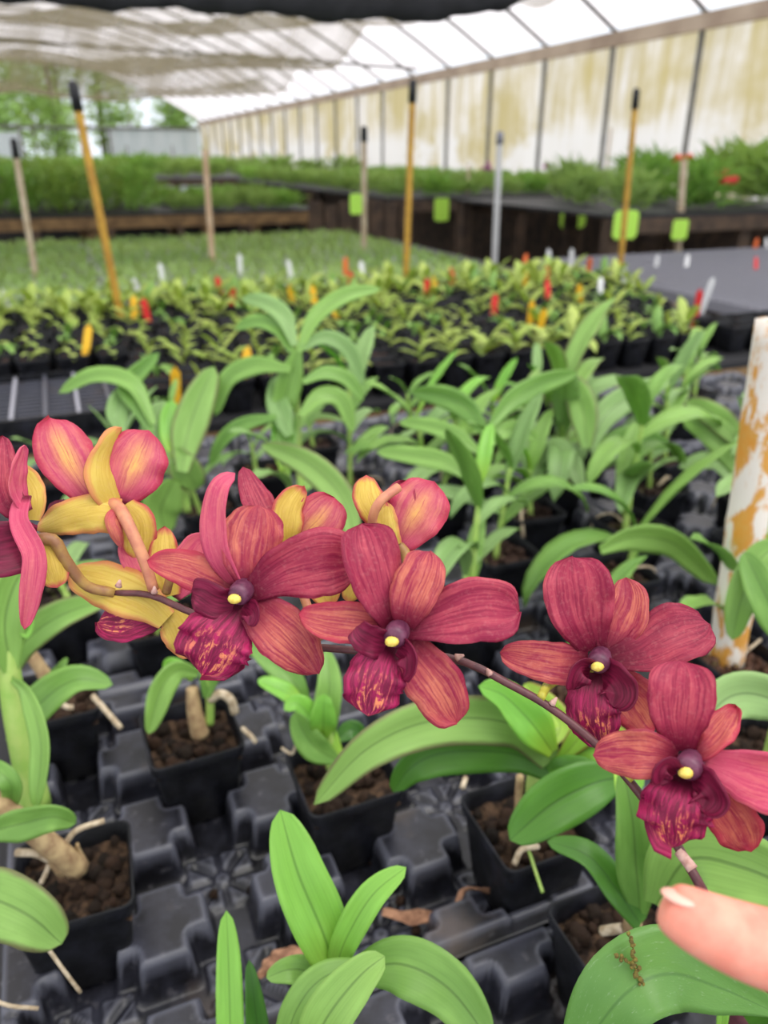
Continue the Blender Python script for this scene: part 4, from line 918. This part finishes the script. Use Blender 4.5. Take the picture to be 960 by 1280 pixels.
# bloom 8: behind bloom 1
f = Flower(360, 690, .292, 'yellow-backed bloom peeping out behind the open left bloom', [(400, 800, .285), (385, 760, .29), (370, 720, .293), (360, 694, .293)], 'pedicel_tan', .0016, False)
f.pet('petal', [(345, 690, 2), (335, 660, 0), (320, 625, 2), (303, 584, 6)], 21, 'petal_crimson', 'petal_back', b=.6, m=.45, p=1.6, roll=20)
f.pet('petal', [(365, 690, 3), (385, 665, 3), (402, 645, 4), (418, 622, 8)], 32, 'petal_pink', 'petal_back', b=.5, m=.55, p=2.4)
f.pet('sepal', [(358, 688, 0), (358, 665, -3), (362, 635, -2), (378, 608, 3)], 22, 'petal_back', 'petal_crimson', b=.6, m=.45, p=1.9, cup=-.2, roll=15)
f.pet('sepal', [(365, 700, 2), (390, 715, 2), (405, 735, 3), (414, 756, 4)], 22, 'petal_back_plain', 'petal_crimson')
# bloom 9: behind bloom 2
f = Flower(488, 680, .285, 'yellow-backed bloom seen from behind above the centre bloom', [(505, 780, .27), (512, 720, .283), (505, 688, .287), (494, 682, .287)], 'pedicel_olive', .0018, False)
f.pet('sepal', [(480, 662, 0), (470, 642, -2), (460, 620, -1), (458, 594, 3)], 20, 'petal_back', 'petal_crimson', b=.6, m=.5, p=2.4, cup=-.15)
f.pet('petal', [(494, 684, 2), (510, 658, 1), (525, 632, 2), (542, 602, 6)], 38, 'petal_pink', 'petal_back', b=.45, m=.58, p=2.4, cup=-.05)
f.pet('petal', [(496, 676, 3), (494, 650, 2), (498, 628, 3), (508, 602, 6)], 20, 'petal_crimson', 'petal_back', b=.5)
f.pet('sepal', [(492, 682, -1), (486, 664, -3), (482, 645, -3), (483, 628, 0)], 14, 'petal_back_plain', 'petal_crimson', b=.8, m=.5, cup=-.2)
f.pet('sepal', [(470, 700, 3), (455, 718, 3), (442, 735, 4), (434, 752, 6)], 14, 'petal_back_plain', 'petal_crimson')
tubepx(f.o, 'pedicel', [(466, 668, .282), (466, 646, .277), (476, 626, .275), (498, 609, .279)], .0018, 'pedicel_tan')

# ------------------------------------------------------------------ the hand: index finger reaching in from the right
hand = bpy.data.meshes.new('hand')
def HP(x, y, d): return P(x, y, d)
sk = [  # joint, parent, radius
 (HP(1290, 1330, .185), -1, .020, .030),   # 0 palm root
 (HP(1200, 1262, .176), 0, .015, .020),    # 1 knuckle base of index
 (HP(1100, 1224, .172), 1, .0098, .0098),
 (HP(1010, 1200, .170), 2, .0091, .0091),
 (HP(950, 1184, .169), 3, .0089, .0089),
 (HP(895, 1163, .168), 4, .0076, .0080),
 (HP(862, 1147, .168), 5, .0067, .0071),
 (HP(840, 1134, .1685), 6, .0056, .0062),
 (HP(829, 1127, .169), 7, .0038, .0044),
 (HP(1260, 1420, .172), 0, .015, .015), (HP(1150, 1420, .165), 9, .0094, .0094), (HP(1080, 1440, .175), 10, .0088, .0088), (HP(1110, 1460, .196), 11, .0076, .0076), (HP(1170, 1450, .200), 12, .006, .006),
 (HP(1330, 1500, .176), 0, .014, .014), (HP(1220, 1510, .168), 14, .0090, .0090), (HP(1160, 1525, .178), 15, .0084, .0084), (HP(1190, 1540, .197), 16, .0070, .0070), (HP(1240, 1530, .201), 17, .0056, .0056),
 (HP(1390, 1560, .185), 0, .013, .013), (HP(1300, 1590, .176), 19, .0080, .0080), (HP(1250, 1600, .186), 20, .0072, .0072), (HP(1280, 1605, .202), 21, .006, .006),
 (HP(1290, 1250, .21), 0, .014, .014), (HP(1230, 1310, .235), 23, .0105, .0105), (HP(1160, 1370, .245), 24, .0095, .0095), (HP(1110, 1400, .245), 25, .0072, .0072),
 (HP(1450, 1400, .20), 0, .024, .030), (HP(1620, 1460, .215), 27, .021, .026), (HP(2000, 1600, .25), 28, .032, .036)]
hand.from_pydata([tuple(s_[0]) for s_ in sk], [(s_[1], i) for i, s_ in enumerate(sk) if s_[1] >= 0], [])
ho = bpy.data.objects.new('hand', hand); COL.objects.link(ho)
bm = bmesh.new(); bm.from_mesh(hand); lay = bm.verts.layers.skin.verify(); bm.verts.ensure_lookup_table()
for i, s_ in enumerate(sk): bm.verts[i][lay].radius = (s_[2], s_[3])
bm.verts[0][lay].use_root = True
bm.to_mesh(hand); bm.free()
md = ho.modifiers.new('skin', 'SKIN'); md.use_smooth_shade = True
md = ho.modifiers.new('sub', 'SUBSURF'); md.levels = 3; md.render_levels = 3
hand.materials.append(M['skin'])
dg = bpy.context.evaluated_depsgraph_get(); ev = ho.evaluated_get(dg); nm = bpy.data.meshes.new_from_object(ev); ho.modifiers.clear(); ho.data = nm; nm.name = 'hand'
nm.materials.clear(); nm.materials.append(M['skin'])
for p_ in nm.polygons: p_.use_smooth = True
tagit(ho, 'bare hand with its index finger supporting the flower stem from the right', 'hand')
mb = MB(); ax1 = (P(862, 1117, .168) - P(829, 1109, .169)).normalized(); ax2 = FW; ax3 = ax1.cross(ax2).normalized(); q = P(848, 1121.5, .1668); l_ = lump(3, 18, 12, .0)
mb.add([q + ax1 * v_[0] * .0036 + ax2 * v_[1] * .0036 + ax3 * v_[2] * .0010 for v_ in l_.v], l_.f)
mb.obj('fingernail', 'nail', ho, world=True, label='short pale fingernail')

# ------------------------------------------------------------------ stakes and poles
def stake(bx, by, z, tx_, ty_, r, mat, label, cap=None, name='bamboo_stake', cat='stake', group=None, z0=None):
    b = Z(bx, by, z); hd = math.hypot(b.x, b.y); q = ray(tx_, ty_); t_ = EYE + q * (hd / math.hypot(q.x, q.y))
    d = (t_ - b).normalized(); e = empty(name, b, label, cat, group)
    lo = b - d * ((b.z - (z0 if z0 is not None else z - .09)) / d.z)
    mb = MB(); mb.tube(crom([lo, b.lerp(t_, .3), t_], 24), [r * (1.06 if i % 6 == 0 else 1) for i in range(24)], 10); mb.obj('pole', mat, e, world=True)
    if cap:
        mb = MB(); mb.tube([t_ - d * .05, t_ + d * .02, t_ + d * .03], [r * 1.25, r * 1.2, r * .6], 10); mb.obj('tip_wrap', cap, e, world=True)
    return e
stake(150, 392, .85, 93, 115, .0125, 'bamboo', 'thick yellow bamboo stake leaning left, dark-tipped, at upper left', 'black_rubber')
stake(507, 350, .85, 516, 110, .0125, 'bamboo', 'yellow bamboo stake with a black tip at the centre of the seedling bench', 'black_rubber')
stake(775, 335, .85, 795, 120, .0125, 'bamboo', 'yellow bamboo stake with a black tip on the right', 'black_rubber')
stake(43, 335, .85, 18, 182, .0135, 'wood_pale', 'pale wooden stake farthest left, left of the bamboo', 'black_rubber', 'wooden_stake')
stake(265, 318, .85, 256, 188, .0155, 'wood_tan', 'pinkish tan wooden stake between the left bamboo and the centre', None, 'wooden_stake')
stake(455, 303, .85, 455, 165, .0165, 'wood_pale', 'tan wooden stake just left of the centre bamboo', 'black_rubber', 'wooden_stake', z0=.76)
stake(620, 287, .85, 625, 170, .021, 'pipe_white', 'white pipe stake right of the centre bamboo', 'wire_grey', 'white_stake', z0=0)
stake(850, 275, .95, 855, 200, .022, 'wood_pale', 'pale stake under the orange flower at right', None, 'wooden_stake', z0=0)
stake(902, 858, .79, 972, 400, .0192, 'painted_stake', 'thick white stake with flaking orange paint at the right edge', None, 'painted_stake', z0=.79)
for i, (x, y0, y1, lab) in enumerate(((586, 205, 245, 'thin grey stick above the black-edged bench, left one'), (764, 160, 240, 'thin grey stick on the wall bench beside the right bamboo'), (158, 182, 235, 'thin dark stick before the white end panel, left one'), (215, 182, 235, 'thin dark stick before the white end panel, right one'), (420, 150, 215, 'thin dark stick against the side wall, left one'), (395, 150, 215, 'thin dark stick against the side wall, second'))):
    a = YY(x, y0, 6.8 if x > 500 else (11.9 if x > 300 else 14.5)); b = a
    mb = MB(); mb.tube([Vector((a.x, a.y, 1.002)), a], .012, 6); mb.obj('thin_stick', 'wood_pale' if x > 500 else 'steel', None, label=lab, cat='stake')

# ------------------------------------------------------------------ seedling bench: pots with small plants
rnd = random.Random(21)
seed_roots = []
def seedling(kind):
    r = empty('seedling_pot', (0, 0, 0)); link('pot', pot_small, r); link('potting_mix', soil_far[kind % 3], r)
    n = (0, 3, 4, 5, 4, 6, 6)[kind]; s_ = (0, .05, .06, .065, .075, .08, .09)[kind]; a0 = rnd.uniform(0, 3)
    for i in range(n):
        place_leaf(r, SL[rnd.randrange(3) + (3 if kind in (2, 4) else 0)], (rnd.uniform(-.01, .01), rnd.uniform(-.01, .01), .072 + .008 * i), a0 + i * PI + rnd.uniform(-.7, .7), rnd.uniform(.3, 1.2), s_ * rnd.uniform(.8, 1.2))
    return r
protos = []
cnt = 0
rows = []
ORD = ['front','second','third','fourth','fifth','sixth','seventh','eighth','ninth','tenth','eleventh','twelfth','thirteenth','fourteenth','fifteenth','sixteenth','seventeenth','eighteenth','nineteenth','twentieth']
y = 1.83
while y < 3.6: rows.append(y); y += .098
lead = {}
for ri, y in enumerate(rows):
    xl = -.28 - .04 * (y - 1.8) if y > 2.2 else .16
    xr = min(2.3, 1.72 + (y - 1.75) * .55)
    x = xl + (.02 if ri % 2 else 0)
    while x < xr and cnt < 300:
        if y > 2.65: kind = rnd.choice((3, 5, 5, 6, 4, 2))
        elif y > 2.2: kind = rnd.choice((0, 1, 1, 2, 3, 3))
        else: kind = rnd.choice((0, 0, 1, 1, 2, 3))
        if ri == 0 and x > .9: kind = rnd.choice((3, 4, 5, 5))
        key = (kind, rnd.randrange(3))
        if key in lead: o = copy_tree(lead[key])
        else: o = seedling(kind); lead[key] = o
        o.location = (x + rnd.uniform(-.004, .004), y + rnd.uniform(-.004, .004), .7535); o.rotation_euler = (0, 0, rnd.uniform(-.06, .06))
        rw = ORD[min(ri, 19)] + ' row of the middle bench'
        lab = ('bare black pot' if kind == 0 else 'black pot with sparse pale seedlings' if kind < 4 else 'black pot of bushy yellow-green seedlings') + ' in the ' + rw
        tagit(o, lab, 'seedling pot', 'seedling pots, ' + rw); cnt += 1
        x += .098
seed_end = max(o.location.y for o in bpy.data.objects if o.name.startswith('seedling_pot'))
# dark bare pots at the right end
for i in range(10):
    o = copy_tree(lead[(0, 0)] if (0, 0) in lead else next(iter(lead.values())))
    o.location = (2.40 + .1 * (i % 5) - .02, 2.30 + .1 * (i // 5) + .06 * (i % 5) - .02, .7535 + .05); tagit(o, 'bare black pot at the right end beside the mesh bench', 'seedling pot', 'bare black pots at the right end')
    o.location.x = 1.95 + .095 * (i % 5); o.location.y = 1.86 + .095 * (i // 5); o.location.z = .7535
    o.location.x = min(o.location.x, 2.3)
# grid trays (empty) at the left front of the seedling bench
def gridtray(loc, label, w=.42, l=.40):
    e = empty('grid_tray', loc, label, 'tray')
    for s_ in (-1, 1):
        mb = MB(); mb.box((s_ * w / 2 - .006, -l / 2, 0), (s_ * w / 2 + .006, l / 2, .05)); mb.obj('rim', 'pot_plastic', e, False)
        mb = MB(); mb.box((-w / 2 + .0065, s_ * l / 2 - .006, 0), (w / 2 - .0065, s_ * l / 2 + .006, .05)); mb.obj('rim', 'pot_plastic', e, False)
    for i in range(5):
        x = -w / 2 + w * (i + 1) / 6; mb = MB(); mb.box((x - .004, -l / 2 + .0065, .038), (x + .004, l / 2 - .0065, .046)); mb.obj('bar', 'wire_grey' if i % 2 else 'tray_plastic', e, False)
    for i in range(12):
        y = -l / 2 + l * (i + 1) / 13; mb = MB(); mb.box((-w / 2 + .0065, y - .003, .030), (w / 2 - .0065, y + .003, .0375)); mb.obj('crossbar', 'tray_plastic', e, False)
    return e
gridtray(Vector((-.08, 1.97, .754)), 'empty black grid tray at the left, in front of the seedling pots')
# plug trays: far end of the seedling bench
plug = []
for s_ in range(3):
    q = random.Random(s_); mb = MB()
    for i in range(240):
        c_ = Vector((q.uniform(-.29, .29), q.uniform(-.13, .13), .04)); a = q.uniform(0, 6.28); h = q.uniform(.025, .06); w_ = q.uniform(.004, .008)
        d = Vector((math.cos(a), math.sin(a), 0)); s2 = Vector((-d.y, d.x, 0)) * w_
        mb.add([c_ - s2 * .4, c_ + s2 * .4, c_ + d * h * .5 + s2 + Vector((0, 0, h * .7)), c_ + d * h * .5 - s2 + Vector((0, 0, h * .7)), c_ + d * h + Vector((0, 0, h))], [(0, 1, 2, 3), (3, 2, 4)], 0, [(0, 0), (1, 0), (1, .5), (0, .5), (.5, 1)])
    plug.append(mb.mesh('seedlings', 'leaf_far', False))
mb = MB(); mb.box((-.3, -.14, 0), (.3, .14, .045)); ptray = mb.mesh('tray', 'wire_grey', False)
y = seed_end + .2; k = 0
while y < 5.6:
    x = -.75
    while x < 2.2:
        e = empty('plug_tray', (x, y, .7535), 'flat tray of fine grey-green seedlings, ' + ORD[int((y - seed_end - .19) / .29)] + ' row of flats behind the potted seedlings', 'tray', 'plug trays of fine seedlings')
        link('tray', ptray, e); link('seedlings', plug[k % 3], e, kind='stuff'); k += 1; x += .61
    y += .29
# plant tags
def ptag(x, y, mat, lab, grp, z=.845, w=.022, h=.062):
    b = Z(x, y + 8, z)
    if b.x > 2.4: z = .806; b = Z(x, y + 8, z); b.x = min(b.x, 4.2); b.y = min(b.y, 3.75)
    mb = MB(); mb.box((-w / 2, -.0008, -.0015 if b.x > 2.4 else -.08), (w / 2, .0008, h * .75)); mb.add([(-w / 2, 0, h * .75), (w / 2, 0, h * .75), (0, 0, h)], [(0, 1, 2)])
    o = mb.obj('plant_tag', mat, None, False, label=lab, cat='plant tag', group=grp); o.location = b; o.rotation_euler = (rnd.uniform(-.25, .15), rnd.uniform(-.2, .2), -YAW + rnd.uniform(-.3, .3)); return o
for x, y in ((108, 425), (420, 385), (366, 368), (393, 370), (545, 358), (663, 390), (675, 402), (656, 350), (725, 367), (168, 385), (220, 482), (305, 455)): ptag(x, y, 'tag_yellow', 'small yellow plastic plant tag standing in the seedling pots', 'yellow plant tags')
for x, y in ((438, 350), (290, 370), (566, 345), (684, 342), (685, 362), (617, 382), (872, 375), (534, 360), (184, 388), (945, 328), (276, 357)): ptag(x, y, 'tag_red', 'small red plastic plant tag standing among the seedlings', 'red plant tags')
for x, y in ((300, 325), (363, 333), (453, 335), (648, 343), (780, 345), (750, 358), (885, 358), (918, 296), (820, 325), (858, 325), (10, 375), (173, 358), (203, 338), (714, 318), (687, 318), (806, 508)): ptag(x, y, 'tag_white', 'small white plastic plant tag standing among the seedlings', 'white plant tags')
for x, y in ((655, 325), (736, 330), (929, 300), (432, 330)): ptag(x, y, 'tag_orange', 'small orange plastic plant tag at the back of the seedlings', 'orange plant tags')
for x, y, w_, h_, d, lab in ((445, 255, 16, 24, 4.53, 'lime green tag on the pale stake left of centre'), (552, 262, 20, 27, 6.393, 'small lime green sign under the bench at centre'), (717, 266, 38, 37, 6.393, 'largest lime green sign under the wall bench'), (782, 281, 37, 34, 3.993, 'lime green sign behind the right bamboo stake'), (850, 287, 24, 24, 3.993, 'rightmost small round-cornered lime green sign')):
    c_ = YY(x, y, d); s_ = (c_ - EYE).dot(FW) / F; mb = MB(); w2 = w_ * s_ / 2; h2 = h_ * s_ / 2; cc = w2 * .25
    pl = [(-w2 + cc, -h2), (w2 - cc, -h2), (w2, -h2 + cc), (w2, h2 - cc), (w2 - cc, h2), (-w2 + cc, h2), (-w2, h2 - cc), (-w2, -h2 + cc)]
    mb.add([(a, -.003, b) for a, b in pl] + [(a, .003, b) for a, b in pl], [tuple(range(8)), tuple(reversed(range(8, 16)))] + [(i, i + 8, (i + 1) % 8 + 8, (i + 1) % 8) for i in range(8)])
    o = mb.obj('bench_sign', 'tag_lime', None, False, label=lab, cat='sign'); o.location = c_

# ------------------------------------------------------------------ plants on the far benches
def clump(seed, n, R, h, L, wr, mat, up=.9):
    q = random.Random(seed); mb = MB()
    for i in range(n):
        a = q.uniform(0, 6.28); b = Vector((q.uniform(-R, R), q.uniform(-R, R), q.uniform(0, h))); e = q.uniform(.3, 1.4) * up; l_ = L * q.uniform(.7, 1.2)
        d = Vector((math.cos(a) * math.cos(e), math.sin(a) * math.cos(e), math.sin(e))); s2 = Vector((-math.sin(a), math.cos(a), 0)) * l_ * wr
        mid_ = b + d * l_ * .5; tip = b + d * l_ + Vector((math.cos(a), math.sin(a), -1)) * l_ * .15
        mb.add([b, mid_ + s2, tip, mid_ - s2], [(0, 1, 2), (0, 2, 3)], 0, [(.5, 0), (1, .5), (.5, 1), (0, .5)])
    return mb.mesh('orchid_clump', mat, False)
cl_a = [clump(s_, 90, .12, .28, .14, .12, m_) for s_, m_ in ((1, 'leaf_wood'), (2, 'leaf_far'), (3, 'leaf_wood'), (4, 'leaf_green'))]
cl_b = [clump(s_, 110, .13, .12, .15, .09, m_) for s_, m_ in ((5, 'leaf_far'), (6, 'leaf_far'), (7, 'leaf_green'))]
def rowof(x0, x1, y0, y1, z, dx, dy, ms, lab, grp, sc=1.0):
    y = y0
    while y <= y1:
        x = x0
        while x <= x1:
            o = link('orchid_clump', rnd.choice(ms), None, (x + rnd.uniform(-.04, .04), y + rnd.uniform(-.04, .04), z + .003), (0, 0, rnd.uniform(0, 6)), sc * rnd.uniform(.85, 1.15), label=lab + ', ' + ORD[int((y - y0) / dy + .5)] + ' row', cat='potted orchid', group=grp); x += dx
        y += dy
rowof(-1.4, .95, 7.15, 9.0, .90, .3, .42, cl_a, 'leafy orchid clump on the dark-edged bench at upper left', 'orchid clumps on the left bench')
rowof(1.1, 2.1, 7.15, 8.8, .90, .3, .4, cl_b, 'low grassy orchid clump at the right end of the left bench', 'low clumps on the left bench', .7)
rowof(2.8, 5.2, 6.55, 12.3, 1.0, .34, .62, cl_b, 'narrow-leaved orchid clump on the bench along the side wall', 'orchid clumps on the wall bench', .85)
rowof(-2.3, 5.2, 13.8, 25.6, 1.0, .6, 2.3, cl_b, 'green clump on the farthest bench before the end wall', 'clumps on the farthest bench', 1.5)
bush = [clump(s_, 260, .17, .30, .24, .05, m_, 1.0) for s_, m_ in ((11, 'leaf_far'), (12, 'leaf_green'), (13, 'leaf_wood'))]
for i, (x, y, s_, lab) in enumerate(((3.45, 4.3, .6, 'bushy grassy orchid nearest on the right-hand bench'), (3.95, 4.25, .72, 'bushy grassy orchid beside the red flower, right'), (4.55, 4.3, .95, 'tall bushy orchid in the near corner by the side wall'), (3.5, 4.9, .6, 'bushy orchid behind the nearest grassy one'), (4.1, 4.9, .75, 'bushy orchid under the orange flower'), (4.85, 4.95, .95, 'bushy orchid with yellowish leaves by the side wall'), (3.9, 5.6, .7, 'small bushy orchid at the back left of the right-hand bench'), (4.6, 5.6, .85, 'bushy orchid against the stained plastic wall'))):
    link('bushy_orchid', bush[i % 3], None, (x, y, 1.003), (0, 0, i), s_, label=lab, cat='potted orchid', group='bushy orchids at right')
def flhead(x, y, d, r, mat, lab):
    q = random.Random(int(x)); mb = MB(); c_ = YY(x, y, d)
    for i in range(9):
        o = Vector((q.uniform(-1, 1), q.uniform(-1, 1), q.uniform(-.7, .7))) * r * .7; l_ = lump(i, 6, 4, .4)
        mb.add([Vector(v_) * r * .38 + o for v_ in l_.v], l_.f)
    o = mb.obj('flower_cluster', mat, None, label=lab, cat='flower'); o.location = c_
    if x != 854: mb = MB(); mb.tube([(0, 0, 1.003 - c_.z), (.01, 0, -r * .3)], .006, 6); mb.obj('flower_stalk', 'leaf_green', o)
    return o
flhead(854, 199, 4.9, .07, 'petal_orange_far', 'orange-red flower cluster on top of the pale stake at right')
flhead(908, 222, 4.15, .07, 'petal_red_far', 'red flower cluster hanging right of the pale stake')
flhead(683, 207, 6.7, .035, 'petal_violet_far', 'small violet flower above the wall bench'); flhead(610, 208, 6.8, .05, 'petal_violet_far', 'pale violet flowers beside the white pipe stake')
# brown boards leaning below the wall bench
for i in range(7):
    a = YY(396 + i * 19, 262, 6.28); mb = MB(); mb.box((a.x - .055, 6.30, .0), (a.x + .05, 6.33, .99 - .03 * (i % 2))); mb.obj('board', 'wood_dark', None, False, label='upright brown board below the black-edged bench', cat='board', group='brown boards below the wall bench')
# dry leaves lying in the front tray
def strip(pts, hw, name, lab, mat='dry_leaf'):
    mb = MB(); blade(mb, [Z(x, y, z) for x, y, z in pts], hw, Vector((0, 0, 1)), b=.5, m=.4, p=2, n=24, k=4, roll=20, roll2=-40, ruf=.8, rf=9, cup=.4, seed=pts[0][0], thick=.0006)
    mb.obj(name, mat, None, label=lab, cat='dead leaf')
strip([(478, 1140, .768), (520, 1150, .765), (560, 1145, .775), (580, 1115, .790), (612, 1110, .79)], .006, 'dry_leaf', 'curled brown dead leaf lying in the tray right of the bright young plant')
strip([(385, 1218, .772), (375, 1196, .785), (350, 1196, .785), (322, 1222, .775)], .006, 'dry_leaf', 'curled tan dead leaf behind the narrow upright leaf')
for i, (x, y) in enumerate(((268, 1120), (315, 1115), (322, 1122), (520, 1165), (545, 1160), (500, 1128), (468, 1080), (255, 1002), (555, 1150))):
    link('bark_crumb', lumps[i % 6], None, Z(x, y, .757) + Vector((0, 0, .002)), (i, i, 0), .0042, label='loose bark crumb lying in an empty tray well', cat='bark', group='loose bark crumbs')
